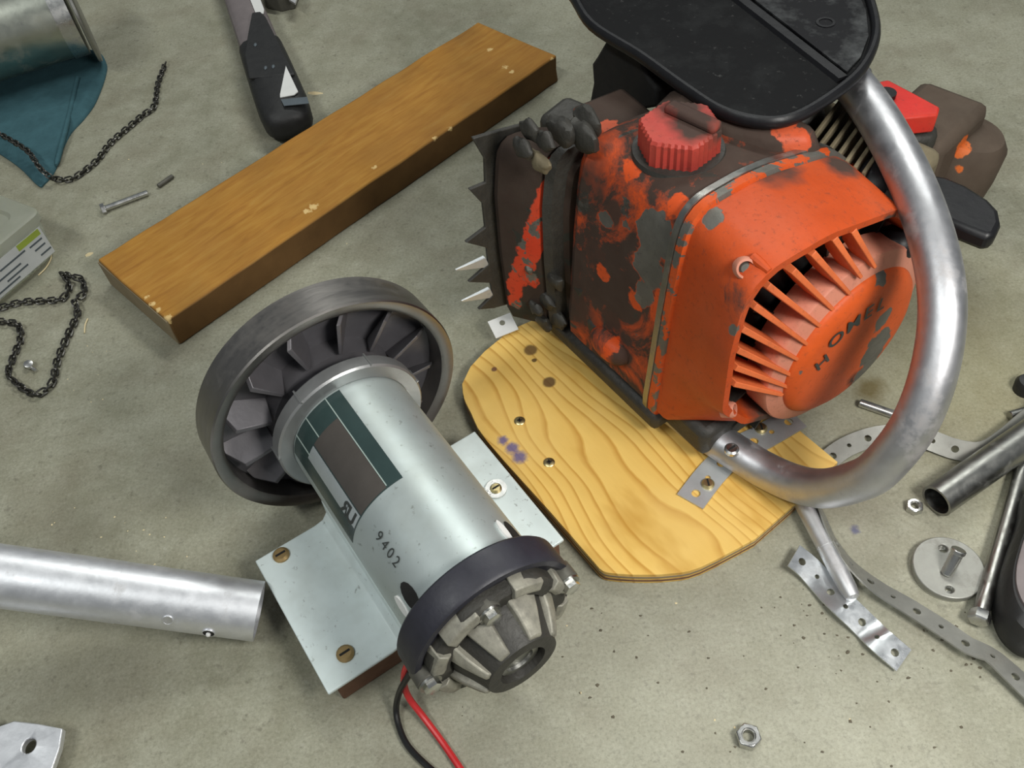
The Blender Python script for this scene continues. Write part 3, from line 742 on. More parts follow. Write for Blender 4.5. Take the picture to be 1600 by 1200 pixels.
    for px, py, r_ in [tuple(a_ + (b_ - a_) * q_ / 3 for a_, b_ in zip(cl_pts[k_], cl_pts[k_ + 1])) for k_ in range(7) for q_ in range(3)] + [(832, 436, .0040)]:
        p = bc.ray_cast(S_L(cam_p), (SR @ ray(px, py)).normalized())[0]
        if p is not None: streak.append((tuple(p), r_ * .8, (1, 1, .7), .009))
    MAT['clutch'] = m_paint('clutch_side_paint', chip=.6, dirt=1.25, col=(.60, .05, .018), grime_col=(.017, .0175, .0135), scale=46, keeps=streak)
    cl.data.materials.append(MAT['clutch'])
    mb = MB(); ring = [csec(-.0875, .97, -.016), csec(-.0870, 1.0, -.0135), csec(-.0825, 1.0, -.0165), csec(-.082, .95, -.020)]
    mb.loft(ring); mb.build('cover_edge_band', MAT['grime'], t)
    # grimy studs and lumps on the clutch side
    for px, py, v_, r_, mt in ((872, 206, -.002, .0085, 'grime'), (838, 256, .013, .0060, 'grime_tan'), (834, 486, .016, .0050, 'grime'), (907, 216, -.008, .0085, 'grime'), (822, 424, .016, .0036, 'cast_dark'), (912, 190, -.014, .008, 'grime'), (846, 222, .010, .006, 'grime'), (850, 470, .010, .006, 'grime'), (812, 235, .017, .006, 'grime'), (862, 440, .008, .006, 'grime'), (868, 500, .006, .007, 'grime'), (845, 505, .012, .006, 'grime'), (822, 205, .012, .006, 'grime'), (905, 455, .0, .006, 'grime'), (915, 330, -.006, .005, 'grime'), (928, 515, .002, .006, 'grime')):
        p = Vector(g(px, py, 1, v_)); b = MB(); b.ball(p + Vector((0, .002, 0)), r_, 16, 10, (1.25, .55, .95))
        for i_, q_ in enumerate(b.v): b.v[i_] = q_ + Vector((0, 0, 1)) * noise.noise(q_ * 190) * .0030 + Vector((1, 0, 0)) * noise.noise(q_ * 170 + Vector((5, 0, 0))) * .0030
        b.build('grimy_lump', MAT[mt], cl)
    # fuel line boss low on the front and a dark skid under the tank
    p = Vector(g(945, 545, 1, .006)); b = MB(); b.ball(p + Vector((0, .004, 0)), .012, 16, 10, (1.3, .7, .75)); b.build('drain_boss', MAT['tank'], t)
    b = MB(); b.box(S(-.045, -.012, -.006), (.105, .034, .014)); b.build('skid_rail', MAT['grime'], t, bevel=.004)
    b = MB(); b.box(S(.012, -.03, -.004), (.05, .05, .022)); b.build('skid_rail', MAT['grime'], t, bevel=.005)
    # --- bumper spikes
    zt = [(.006, .0), (.030, .008), (.0405, .014), (.029, .019), (.0295, .030), (.0440, .040), (.029, .045), (.0285, .058), (.0415, .070), (.0275, .073), (.027, .090), (.034, .104), (.0235, .103), (.022, .118), (.0275, .134), (.012, .131), (-.01, .126), (-.02, .06)]
    mb = MB(); mb.loft([[S(u, v, z) for v, z in zt] for u in (-.1185, -.1160)]); mb.build('bumper_spikes', MAT['grime'], t, bevel=.0006, smooth=20)
    for z in (.020, .046):
        b = MB(); b.loft([[S(-.1195, .028, z - .004), S(-.1165, .028, z - .004), S(-.1165, .030, z + .005), S(-.1195, .030, z + .005)], [S(-.1184, .050, z + .006), S(-.1174, .050, z + .006), S(-.1174, .0505, z + .0075), S(-.1184, .0505, z + .0075)]])
        b.build('spike_tip', MAT['strap'], t, bevel=.0004)
    # --- fuel cap: six ribbed flats
    cc = Vector(g(1062, 199, 2, .150)); capz = .1375; r_ = .0200
    mb = MB(); sg = 72; rr = []
    def capr(k):
        a = (2 * math.pi * k / sg + R(22)) % (math.pi / 3) - math.pi / 6
        return r_ * .90 / math.cos(a * .93) + (.0005 if k % 2 else -.0003)
    for zz, sc in ((capz - .002, .97), (capz + .0005, 1.0), (capz + .0135, .985), (capz + .0150, .93)):
        rr.append([Vector((cc.x + math.cos(2 * math.pi * k / sg) * capr(k) * sc, cc.y + math.sin(2 * math.pi * k / sg) * capr(k) * sc, zz)) for k in range(sg)])
    MAT['redcap'] = m_paint('faded_red_cap_paint', (.45, .048, .038), 0.0, .25, grimes=[(g(1085, 190, 2, .153), .013), (g(1068, 168, 2, .153), .012), (g(1110, 200, 2, .150), .008)])
    mb.loft(rr); cp = mb.build('fuel_cap', MAT['redcap'], t, smooth=20)
    b = MB(); b.rings(Vector((cc.x, cc.y, capz - .001)), (0, 0, 1), [(0, r_ * 1.16), (.0022, r_ * 1.12), (.0024, r_ * .9)], 48); b.build('cap_gasket', MAT['grime'], cp)
    b = MB(); b.box((cc.x + .002, cc.y + .006, capz + .0165), (.030, .008, .005), Matrix.Rotation(R(10), 3, 'Z')); b.build('cap_grip', MAT['redcap'], cp, bevel=.002)
    # --- top: grimy air-filter housing behind the cap, cylinder fins, exhaust lumps
    hp = [(1012, 185), (1035, 162), (1060, 152), (1105, 155), (1160, 172), (1225, 200), (1285, 228), (1275, 245), (1200, 250), (1130, 235), (1060, 200)]
    low = [Vector(g(x, y, 2, .128)) for x, y in hp]; cen = sum(low, Vector()) / len(low)
    mb = MB(); mb.loft([[p + Vector((0, 0, -.02)) for p in low], low, [cen + (p - cen) * .9 + Vector((0, 0, .009)) for p in low], [cen + (p - cen) * .6 + Vector((0, 0, .014)) for p in low]])
    MAT['hump'] = m_paint('grimed_top_paint', chip=.1, dirt=.95, col=(.58, .09, .03), grimes=[(g(1090, 185, 2, .135), .04)], keeps=[(g(1222, 206, 2, .137), .006), (g(1250, 222, 2, .137), .008), (g(950, 203, 2, .120), .006)])
    mb.build('top_housing', MAT['hump'], t, bevel=.003, smooth=60)
    for k in range(7):
        p = Vector(g(1268 + 13 * k, 203 + 9 * k, 2, .112)); b = MB(); M = Matrix.Rotation(R(20), 3, 'Z')
        b.box(p + Vector((0, .014, -.02)), (.0022, .050, .050), M); b.build('cylinder_fin', MAT['grime_tan'], t, bevel=.0006)
    p = Vector(g(1330, 262, 2, .080)); b = MB(); b.box(p, (.075, .055, .03), Matrix.Rotation(R(8), 3, 'Z')); b.build('crankcase_rear', MAT['grime_tan'], t, bevel=.006)
    for px, py, z, r_, mt in ((1372, 286, .105, .013, 'black'), (1402, 378, .085, .010, 'black'), (1250, 185, .10, .012, 'grime'), (1285, 185, .09, .010, 'grime_tan'), (1225, 185, .10, .010, 'grime')):
        p = Vector(g(px, py, 2, z)); b = MB(); b.ball(p, r_, 16, 10, (1.1, 1.2, .9)); b.build('grimy_hose', MAT[mt], t)
    # --- hand guard and its post
    gz = .145; G = [(890, -12), (925, 40), (1000, 88), (1075, 142), (1130, 176), (1190, 191), (1240, 185), (1300, 150), (1345, 110), (1367, 62), (1364, 20), (1345, -25), (1290, -85), (1190, -150), (1080, -230), (960, -270), (850, -220), (815, -130), (840, -60)]
    GP = spline([g(x, y, 2, gz) for x, y in G], 5, True); gc = sum(GP, Vector()) / len(GP)
    for nm, base, dust, am in (('guard', .0060, .040, .45), ('guard_rear', .014, .13, .85)):
        n = NT('dusty_black_plastic' if nm == 'guard' else 'scuffed_black_plastic')
        du = n.math('MULTIPLY', n.step(n.noise(28, 5, 0.7), 0.48, 0.78), am)
        c = n.mix(du, (base, base, base * 1.1), (dust * .95, dust, dust))
        c = n.mix(n.math('MULTIPLY', n.step(n.noise(240, 3, 0.7), 0.64, 0.74), 0.4), c, (.10, .10, .095))
        MAT[nm] = n.out(c, 0.5, 0, n.noise(220, 3), 0.15, 0.0005, 0.08)
    mb = MB(); mb.loft([[p - Vector((0, 0, .003)) for p in GP], GP]); gd = mb.build('hand_guard', MAT['guard'], t, smooth=30)
    b = MB(); n_ = len(GP); seg = 10; rr = []
    for i in range(n_):
        tg = (GP[(i + 1) % n_] - GP[i - 1]).normalized(); sd = tg.cross(Vector((0, 0, 1)))
        rr.append([GP[i] + sd * math.cos(2 * math.pi * k / seg) * .0026 + Vector((0, 0, .0034)) * math.sin(2 * math.pi * k / seg) for k in range(seg)])
    b.loft(rr + [rr[0]], False, False); b.build('guard_rim', MAT['black'], gd)
    a_, b_ = Vector(g(1316, 126, 2, gz)), Vector(g(1075, -62, 2, gz)); d = (b_ - a_).normalized(); sd = d.cross(Vector((0, 0, 1)))
    b = MB(); b.loft([[a_ - sd * .0035, a_ + sd * .0035, a_ + sd * .0025 + Vector((0, 0, .0022)), a_ - sd * .0025 + Vector((0, 0, .0022))], [b_ - sd * .0035, b_ + sd * .0035, b_ + sd * .0025 + Vector((0, 0, .0022)), b_ - sd * .0025 + Vector((0, 0, .0022))]]); b.build('guard_ridge', MAT['black'], gd)
    rp = [Vector(g(x, y, 2, gz)) + Vector((0, 0, .0006)) for x, y in ((1322, 116), (1344, 92), (1356, 60), (1352, 20), (1334, -20), (1284, -72), (1190, -130), (1110, -160), (1085, -70))]
    b = MB(); b.prism(rp, (0, 0, .0010)); b.build('guard_panel', MAT['guard_rear'], gd, smooth=0)
    pc = Vector(g(1289, 40, 2, gz)) + Vector((0, 0, .0014)); b = MB(); b.ringtube(pc, pc + Vector((0, 0, .0007)), .0050, .0036, 24); b.build('guard_mark', MAT['black'], gd)
    pq = [(932, 88), (948, 60), (1004, 84), (1003, 100), (1012, 122), (1025, 140), (1027, 168), (980, 176), (918, 172), (926, 130), (924, 100)]
    pp = [Vector(g(x, y, 1, -.078)) for x, y in pq]; b = MB(); b.loft([pp, [p + Vector((0, .016, 0)) for p in pp]]); b.build('guard_post', MAT['void'], t, bevel=.002)
    # bracket between post and housing
    p = Vector(g(968, 205, 2, .112)); b = MB(); b.box(p, (.046, .034, .020), Matrix.Rotation(R(-6), 3, 'Z')); b.build('post_bracket', MAT['hump'], t, bevel=.003)
    p = Vector(g(900, 205, 2, .108)); b = MB(); b.box(p, (.034, .026, .022), Matrix.Rotation(R(14), 3, 'Z')); b.build('oiler_housing', MAT['grime'], t, bevel=.004)
    # --- tube handle
    tb = [(1030, 622, .0208), (1062, 645, .0208), (1100, 674, .0208), (1150, 707, .0208), (1200, 737, .0215), (1248, 757, .029), (1290, 763, .041), (1335, 753, .057), (1375, 731, .073), (1430, 660, .100), (1464, 560, .124), (1471, 450, .143), (1443, 332, .156), (1393, 222, .1615), (1338, 138, .1625), (1270, 70, .1625), (1190, 8, .1625), (1100, -60, .1620)]
    mb = MB(); mb.tube(spline([at(*q) for q in tb], 10), .0103, 28); hd = mb.build('handle_tube', MAT['handle'], t, world=True, smooth=50)
    p = S_L(at(1143, 703, .0305)); screw_head('tube_screw', p, .0040, 'steel', hd, True, Vector((0, 0, 1)), .0020)
    p = S_L(at(1350, 116, .165)); b = MB(); b.ball(p, .0042, 14, 8); b.build('guard_screw', MAT['steel'], gd)
    # --- rear end: red filter cover, grimy drum, throttle lever
    MAT['filter'] = m_paint('red_filter_paint', (.66, .030, .022), .05, .08)
    top = [Vector(g(x, y, 2, .098)) for x, y in ((1366, 136), (1372, 127), (1388, 124), (1430, 146), (1469, 167), (1466, 179), (1400, 186), (1378, 160))]
    b = MB(); b.loft([[p + Vector((0, 0, -.012)) for p in top], top]); fc = b.build('filter_cover', MAT['filter'], t, bevel=.0012)
    p = Vector(g(1384, 150, 2, .0985)); b = MB(); b.cyl(p - Vector((0, 0, .003)), p + Vector((0, 0, .0025)), .0055, 16); b.build('choke_knob', MAT['black'], fc)
    lo = [Vector(g(x, y, 2, .082)) for x, y in ((1400, 186), (1445, 182), (1440, 196), (1428, 212), (1412, 205))]
    b = MB(); b.loft([[p + Vector((0, 0, -.014)) for p in lo], lo]); b.build('filter_base', MAT['skirt'], t, bevel=.001)
    top = [Vector(g(x, y, 2, .097)) for x, y in ((1352, 112), (1376, 100), (1395, 122), (1440, 140), (1480, 165), (1476, 180), (1400, 190), (1350, 150))]
    b = MB(); b.loft([[p + Vector((0, 0, -.05)) for p in top], [p + Vector((0, 0, -.0135)) for p in top]]); b.build('carburettor_box', MAT['grime'], t, bevel=.004)
    MAT['drum'] = m_paint('grimy_drum_paint', chip=.2, dirt=1.25, col=(.66, .15, .03), grime_col=(.045, .039, .030), keeps=[(g(1502, 228, 2, .062), .006), (g(1450, 240, 2, .06), .005), (g(1500, 272, 2, .05), .003)])
    p = Vector(g(1483, 250, 2, .040)); b = MB(); b.rings(p + Vector((0, 0, -.035)), (0.1, .1, 1), [(0, .024), (.03, .025), (.05, .0235), (.056, .019), (.058, .008)], 28); b.build('oil_drum', MAT['drum'], t)
    p = Vector(g(1440, 230, 2, .05)); b = MB(); b.box(p, (.045, .06, .05), Matrix.Rotation(R(10), 3, 'Z')); b.build('rear_housing', MAT['drum'], t, bevel=.006)
    lv = [Vector(g(x, y, 2, .080)) for x, y in ((1440, 268), (1480, 275), (1510, 288), (1545, 310), (1562, 328), (1566, 348), (1556, 368), (1540, 368), (1500, 352), (1450, 330))]
    b = MB(); b.loft([[p + Vector((0, 0, -.011)) for p in lv], lv]); b.build('throttle_lever', MAT['black'], t, bevel=.003)
make_saw()

# ------------------------------------------------------------------ brackets that hold the saw down
def strap_strip(mb, path, up, width, th, pitch, hr, hole_every=1):
    """perforated strip along path (dense points), local 'side' from up vectors; real holes"""
    L = [0.0]
    for i in range(1, len(path)): L.append(L[-1] + (path[i] - path[i - 1]).length)
    def ev(s_):
        s_ = max(0, min(L[-1] - 1e-6, s_)); i = 0
        while i < len(L) - 2 and L[i + 1] < s_: i += 1
        t = (s_ - L[i]) / max(1e-9, L[i + 1] - L[i]); p = path[i].lerp(path[i + 1], t)
        i0, i1 = max(0, i - 1), min(len(path) - 1, i + 2); tg = (path[i1] - path[i0]).normalized()
        u = up[i].lerp(up[i + 1], t); sd = tg.cross(u).normalized(); return p, sd, sd.cross(tg).normalized()
    n = max(1, int(L[-1] / pitch)); pt = L[-1] / n
    for k in range(n):
        outer = [(pt * (k + a), b * width / 2) for a, b in ((0, -1), (.33, -1), (.66, -1), (1, -1), (1, 0), (1, 1), (.66, 1), (.33, 1), (0, 1), (0, 0))]
        def fr(x, y, z):
            p, sd, nn = ev(x); return p + sd * y + nn * z
        big = hr if k % 2 == 0 else hr * .62
        pm = plate(outer, [circ2(pt * (k + .5), 0, big, 10)], th / 2, th, fr, ((3, 4) if k < n - 1 else ()) + ((8, 9) if k > 0 else ()))
        mb.add(pm.v, pm.f)

def make_brackets():
    # strap piece under the tube
    t = thing('strap_bracket', 'bent galvanised perforated strap piece screwed to plywood under the tube handle', 'bracket', at(1150, 715, PLYT))
    pts = [at(1078, 784, PLYT + .0009), at(1112, 740, PLYT + .0009), at(1150, 704, PLYT + .0009), at(1190, 684, PLYT + .0009), at(1245, 652, PLYT + .0009)]
    pa = spline(pts, 8); mb = MB(); strap_strip(mb, pa, [Vector((0, 0, 1))] * len(pa), .0165, .0011, .0125, .0026)
    st = mb.build('strap', MAT['strap'], t, world=True, smooth=40, weld=1e-6)
    Mi = TM[t].inverted()
    for x, y in ((1106, 757), (1189, 670)):
        screw_head('strap_screw', Mi @ at(x, y, PLYT + .0015), .0036, 'brass', t)
    t2 = thing('corner_tag', 'small pale metal tag with one hole at the plywood edge below the spikes', 'bracket', at(788, 507, PLYT))
    q = [at(*p) - at(788, 507, PLYT) for p in ((762, 503, .016), (797, 489, .017), (811, 509, .0112), (775, 529, .0112))]
    ex = (q[1] - q[0]); ey = (q[3] - q[0]); nn = ex.cross(ey).normalized()
    lx, ly = ex.length, ey.length; ex.normalize(); ey.normalize()
    fr = lambda x, y, z: q[0] + ex * x + ey * y - nn * z
    plate([(0, 0), (lx, 0), (lx, ly), (0, ly)], [circ2(lx * .52, ly * .35, .0019, 12)], .0006, .0012, fr).build('tag_plate', MAT['white'], t2, smooth=0)
make_brackets()

# ------------------------------------------------------------------ loose metal on the right
def strap_thing(name, label, pts, width, pitch, hr, mat, cat='strap', th=.0009):
    """pts: (px, py, z, bank degrees)"""
    P = [at(p[0], p[1], p[2]) for p in pts]; t = thing(name, label, cat, (P[0].x, P[0].y, 0))
    pa = spline(P, 7); n = len(P); ups = []
    for i, p in enumerate(pa):
        f_ = i / 7; k = min(n - 2, int(f_)); b = pts[k][3] + (pts[k + 1][3] - pts[k][3]) * (f_ - k)
        tg = (pa[min(i + 1, len(pa) - 1)] - pa[max(0, i - 1)]).normalized()
        ups.append(Matrix.Rotation(R(b), 3, tg) @ Vector((0, 0, 1)))
    mb = MB(); strap_strip(mb, pa, ups, width, th, pitch, hr)
    mb.build('perforated_band', MAT[mat], t, world=True, smooth=50, weld=1e-6); return t

def make_right():
    strap_thing('hanger_strap', 'long grey perforated hanger strap curving across the floor below the round disc',
                [(1268, 772, .0075, -62), (1284, 800, .0075, -62), (1298, 835, .0072, -58), (1326, 878, .0062, -45), (1370, 917, .0048, -28), (1420, 948, .0040, -20), (1475, 983, .0040, -18), (1515, 1010, .0040, -20), (1545, 1022, .0050, -26), (1580, 1052, .0040, -18), (1640, 1110, .0035, -12)],
                .0125, .0118, .0021, 'strap_dull')
    strap_thing('hanger_strap', 'grey perforated hanger strap running behind the tube handle and under the steel pipe',
                [(1290, 722, .0030, 10), (1325, 697, .004, 12), (1380, 680, .0050, 20), (1440, 684, .0058, 32), (1490, 701, .0062, 45), (1530, 706, .0062, 50), (1562, 690, .0062, 40), (1600, 660, .006, 30), (1650, 620, .006, 20)],
                .0118, .0118, .0021, 'strap_dull')
    P = [(1240, 868, .0075, 0), (1262, 886, .0042, 0), (1283, 909, .0024, 0), (1302, 930, .0036, 0), (1322, 949, .0054, 0), (1342, 968, .0034, 0), (1358, 984, .0020, 0), (1378, 1003, .0046, 0), (1412, 1032, .0022, 0)]
    strap_thing('strap_offcut', 'short shiny wavy offcut of perforated strap under the pale round rod', P, .0145, .0098, .0021, 'offcut')
    # pale rod
    a, b = at(1242, 762, .0078), at(1334, 936, .0070)
    t = thing('metal_rod', 'pale round metal rod pointing down from under the tube handle', 'rod', (b.x, b.y, 0))
    d = (b - a); mb = MB(); mb.rings(a, d, [(0, .0050), (d.length - .016, .0050), (d.length - .006, .0046), (d.length - .001, .0036), (d.length, .0020)], 24); mb.build('rod_shaft', MAT['alu_dull'], t, world=True)
    mb = MB(); mb.ringtube(a.lerp(b, .55), a.lerp(b, .56), .00525, .0045, 24); mb.build('rod_band', MAT['alu_dull'], t, world=True)
    # pipe
    a, b = at(1463, 783, .0105), at(1660, 645, .0120); d = (b - a).normalized()
    t = thing('steel_pipe', 'short grey steel pipe with open dark end lying near the right edge', 'pipe', (a.x, a.y, 0))
    mb = MB(); mb.ringtube(a, b, .0093, .0078, 36); mb.build('pipe_wall', MAT['steel_dark'], t, world=True)
    mb = MB(); mb.cyl(a + d * .028, a + d * .030, .0079, 24); mb.build('pipe_inside', MAT['void'], t, world=True)
    # bolt rod
    a, b = at(1531, 962, .0072), at(1602, 715, .0052)
    t = thing('long_bolt', 'long dark steel bolt with bright nut at its lower end beside black case', 'bolt', (a.x, a.y, 0))
    mb = MB(); mb.cyl(a, b + (b - a) * .3, .0040, 20); mb.build('bolt_shank', MAT['steel_dark'], t, world=True)
    dd = (a - b).normalized(); mb = MB(); mb.rings(a - dd * .002, dd, [(0, .0050), (.0005, .0054), (.0050, .0054), (.0057, .0046)], 6); mb.build('bolt_head', MAT['steel'], t, world=True)
    # black case
    pxo = [(1600, 770), (1588, 822), (1570, 872), (1558, 920), (1560, 962), (1580, 1000), (1620, 1022), (1680, 1000), (1700, 880), (1680, 780), (1640, 755)]
    P = [at(x, y, .012) for x, y in pxo]; c = sum(P, Vector()) / len(P); t = thing('black_case', 'rounded black case with grey top cut off by the right edge', 'case', (c.x, c.y, 0))
    ol = spline(P, 5, True); mb = MB(); z = lambda p, h, s: Vector((c.x + (p.x - c.x) * s, c.y + (p.y - c.y) * s, h))
    mb.loft([[z(p, h, s) for p in ol] for h, s in ((0, .94), (.006, 1.0), (.018, 1.0), (.024, .95), (.027, .84))]); mb.build('case_body', MAT['rubber'], t, world=True)
    mb = MB(); mb.loft([[z(p, h, s) for p in ol] for h, s in ((.024, .80), (.0285, .78), (.0290, .70))]); mb.build('case_top', MAT['core'], t, world=True)
    # flange disc with upright stud
    c = at(1478, 893, 0); t = thing('flange_disc', 'round steel flange disc with upright stud and two holes', 'disc', c)
    hol = [circ2(*(at(x, y, .005) - c).xy, r, 14) for x, y, r in ((1474, 857, .0023), (1484, 921, .0021))]
    plate(circ2(0, 0, .0178, 48), hol, .0052, .0040).build('disc_plate', MAT['strap_dull'], t, bevel=.0005, smooth=30)
    mb = MB(); mb.ringtube((0, 0, 0), (0, 0, .0014), .0175, .012, 40); mb.build('disc_lip', MAT['steel'], t)
    p = at(1479, 897, .0052) - c; q = at(1497, 862, .0165) - c
    mb = MB(); mb.cyl(p, q, .0032, 18, bev=.0005); st = mb.build('stud', MAT['steel'], t)
    mb = MB(); mb.cyl(q - (q - p).normalized() * .001, q + (q - p).normalized() * .0014, .0038, 18, bev=.0004); mb.build('stud_head', MAT['steel'], st)
    # nuts
    for i, (x, y, r, lab, rt) in enumerate(((1427, 795, .0048, 'small shiny hex nut beside the open end of steel pipe', 10), (1168, 1154, .0062, 'larger hex nut alone on bare concrete near the bottom edge', 35))):
        c = at(x, y, 0); t = thing('hex_nut', lab, 'nut', c, R(rt), 'loose hex nuts on the concrete')
        h = r * .85; plate(circ2(0, 0, r, 6), [circ2(0, 0, r * .52, 16)], h, h).build('nut_body', MAT['steel'], t, bevel=r * .1, smooth=30)
        mb = MB(); mb.ringtube((0, 0, h - .0001), (0, 0, h + .0002), r * .80, r * .56, 28); mb.build('nut_chamfer', MAT['steel'], t)
        mb = MB(); mb.ringtube((0, 0, .0004), (0, 0, h * .8), r * .53, r * .44, 20); mb.build('nut_thread', MAT['steel_dark'], t)
    # pin
    a, b = at(1343, 629, .0028), at(1398, 648, .0028); t = thing('steel_pin', 'short shiny steel pin on floor seen inside the tube handle loop', 'pin', (a.x, a.y, 0))
    mb = MB(); mb.cyl(a, b, .0026, 18, bev=.0004); mb.build('pin_shaft', MAT['steel'], t, world=True)
    # small black bits at the right edge
    c = at(1592, 646, .003); t = thing('threaded_stub', 'small dark threaded stub on floor above steel pipe at right edge', 'bolt', (c.x, c.y, 0))
    mb = MB(); mb.cyl((-.006, -.001, .003), (.008, .001, .003), .003, 14, bev=.0004); mb.build('stub_shaft', MAT['steel_dark'], t)
    c = at(1604, 603, .004); t = thing('black_bung', 'black round bung half cut off by the right edge above threaded stub', 'bung', (c.x, c.y, 0))
    mb = MB(); mb.rings((0, 0, 0), (0, 0, 1), [(0, .0065), (.006, .007), (.009, .0055), (.0095, .003)], 24); mb.build('bung_body', MAT['rubber'], t)
make_right()

# ------------------------------------------------------------------ left side
def mound(outline, zf, rings=10):
    """solid sheet over an outline of world points; zf(x, y, t) gives the top height, t = 1 in the middle"""
    c = sum(outline, Vector()) / len(outline); n = len(outline); vs = []; fs = []
    for j in range(rings + 1):
        s = 1 - j / (rings + .0)
        for p in outline:
            q = c + (p - c) * max(s, .001); vs.append(Vector((q.x, q.y, zf(q.x, q.y, 1 - s))))
    for j in range(rings):
        for k in range(n): fs.append((j * n + k, j * n + (k + 1) % n, (j + 1) * n + (k + 1) % n, (j + 1) * n + k))
    b = len(vs); vs += [Vector((p.x, p.y, .0002)) for p in outline]
    for k in range(n): fs.append((k, (k + 1) % n, b + (k + 1) % n, b + k))
    fs.append(tuple(b + k for k in range(n)))
    mb = MB(); mb.add(vs, fs); return mb

def make_left():
    # aluminium tube
    a, b = at(-70, 890, .0640), at(405, 955, .0162); d = (b - a).normalized(); a = a - d * .12
    t = thing('aluminium_tube', 'thick bright aluminium tube reaching in from left edge to the motor mount', 'tube', (b.x, b.y, 0))
    j = b - d * .070
    mb = MB(); mb.ringtube(a, j, .0158, .0140, 48); mb.build('outer_sleeve', MAT['alu'], t, world=True, smooth=50)
    mb = MB(); mb.ringtube(j, b, .01565, .0138, 48); mb.build('inner_sleeve', MAT['alu'], t, world=True, smooth=50)
    _, sx, sy = poly_normal_basis(d); s_ = sx if sx.y < 0 else -sx
    def on_tube(px, py):
        o = cam_p; q = ray(px, py); best = None
        # intersection of the view line with the tube
        oc = o - a; dd = q - d * q.dot(d); oo = oc - d * oc.dot(d)
        A_, B_, C_ = dd.dot(dd), 2 * dd.dot(oo), oo.dot(oo) - .0157 ** 2
        k = (-B_ - math.sqrt(max(0, B_ * B_ - 4 * A_ * C_))) / (2 * A_); p = o + q * k
        axp = a + d * (p - a).dot(d); return p, (p - axp).normalized()
    for px, py, r_, mt in ((326, 989, .0030, 'void'), (262, 969, .0024, 'alu_dull')):
        p, nn = on_tube(px, py); mb = MB(); mb.cyl(p - nn * .002, p + nn * .00025, r_, 18); h = mb.build('drilled_hole', MAT[mt], t, world=True)
        mb = MB(); mb.ringtube(p - nn * .001, p + nn * .0004, r_ * 1.15, r_, 18); mb.build('hole_burr', MAT['alu'], h, world=True)
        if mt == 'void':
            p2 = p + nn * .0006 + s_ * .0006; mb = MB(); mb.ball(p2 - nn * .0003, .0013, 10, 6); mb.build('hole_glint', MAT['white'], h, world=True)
    # flattened bracket end, bottom left
    c = at(45, 1165, .010); t = thing('flattened_tube_end', 'flattened aluminium tube end with a drilled hole at bottom left corner', 'bracket', (c.x, c.y, 0))
    o3 = [at(*q, .0105) for q in ((98, 1138), (93, 1168), (80, 1203), (60, 1235), (-30, 1225), (-20, 1140), (22, 1126), (60, 1131))]
    o2 = [((p - Vector((c.x, c.y, 0))).x, (p - Vector((c.x, c.y, 0))).y) for p in o3]; cc = (at(45, 1165, .0105) - Vector((c.x, c.y, 0)))
    plate(o2, [circ2(cc.x, cc.y, .0037, 18)], .0105, .0040, lambda x, y, z: Vector((x, y, z + .0009 * noise.noise((x * 130, y * 130, 0))))).build('flat_end', MAT['alu'], t, bevel=.0006, smooth=30)
    e0 = [at(*q, .008) - Vector((c.x, c.y, 0)) for q in ((-25, 1130), (-28, 1230))]; mid = (e0[0] + e0[1]) / 2; ax = (e0[0] - e0[1]); hw = ax.length / 2; ax.normalize(); bk = Vector((-1, -.15, 0)).normalized()
    mb = MB(); mb.loft([[mid + bk * dist_ + ax * math.cos(2 * math.pi * k / 24) * w_ + Vector((0, 0, h0 - .008 + .0005)) + Vector((0, 0, 1)) * math.sin(2 * math.pi * k / 24) * h_ for k in range(24)]
        for dist_, w_, h_, h0 in ((-.004, hw, .0021, .0082), (.012, hw * .95, .005, .0095), (.035, hw * .8, .011, .013), (.08, hw * .75, .013, .0138))]); mb.build('round_end', MAT['alu'], t)
    # teal cloth
    O = [(-60, 80), (20, 92), (90, 78), (148, 80), (166, 98), (165, 120), (150, 160), (132, 186), (112, 208), (98, 235), (86, 268), (70, 288), (60, 291), (30, 262), (-10, 235), (-60, 205)]
    ol = spline([at(x, y, .0005) for x, y in O], 5, True); t = thing('shop_cloth', 'crumpled teal shop cloth on the floor under the silver cylinder', 'cloth', (ol[0].x, ol[0].y, 0))
    cref = at(70, 180)
    def zf(x, y, tt):
        e = min(1, tt * 6); w_ = noise.noise((x * 22, y * 22, 3)) * .5 + noise.noise((x * 60, y * 60, 9)) * .25
        return .0015 + e * (.0048 + .0055 * w_)
    mound(ol, zf, 22).build('cloth_sheet', MAT['cloth'], t, world=True, smooth=60)
    f0, f1 = at(122, 122, .006), at(88, 258, .003); mb = MB(); mb.tube(spline([f0, at(113, 160, .0065), at(102, 205, .006), f1], 6), [.0022] * 18 + [.0012], 8)
    mb.build('cloth_fold', MAT['cloth'], t, world=True, smooth=60)
    # silver cylinder with flange, on the cloth
    p1 = at(-20, 160, .006); p2 = at(172, 98, .006); d = (p2 - p1); d.z = 0; d.normalize(); up = Vector((0, 0, 1)); rf, rc = .050, .040
    sd = d.cross(up); cen = at(163, 95, .006); base = Vector((cen.x, cen.y, .006)); axis0 = base + up * rf - sd * .012
    t = thing('silver_cylinder', 'silver steel cylinder with thin end flange lying on the teal cloth', 'motor', (base.x, base.y, 0))
    mb = MB(); mb.rings(axis0 - d * .26, d, [(0, rc), (.252, rc)], 64); cy = mb.build('cylinder_body', MAT['drum_steel'], t, world=True)
    mb = MB(); mb.rings(axis0 - d * .022, d, [(0, rc + .0012), (.014, rc + .0012)], 64); mb.build('clamp_band', MAT['steel'], cy, world=True)
    mb = MB(); mb.rings(axis0 - d * .004, d, [(0, rf - .001), (.0006, rf), (.0028, rf), (.0034, rf - .001)], 72); mb.build('end_flange', MAT['steel_dark'], t, world=True)
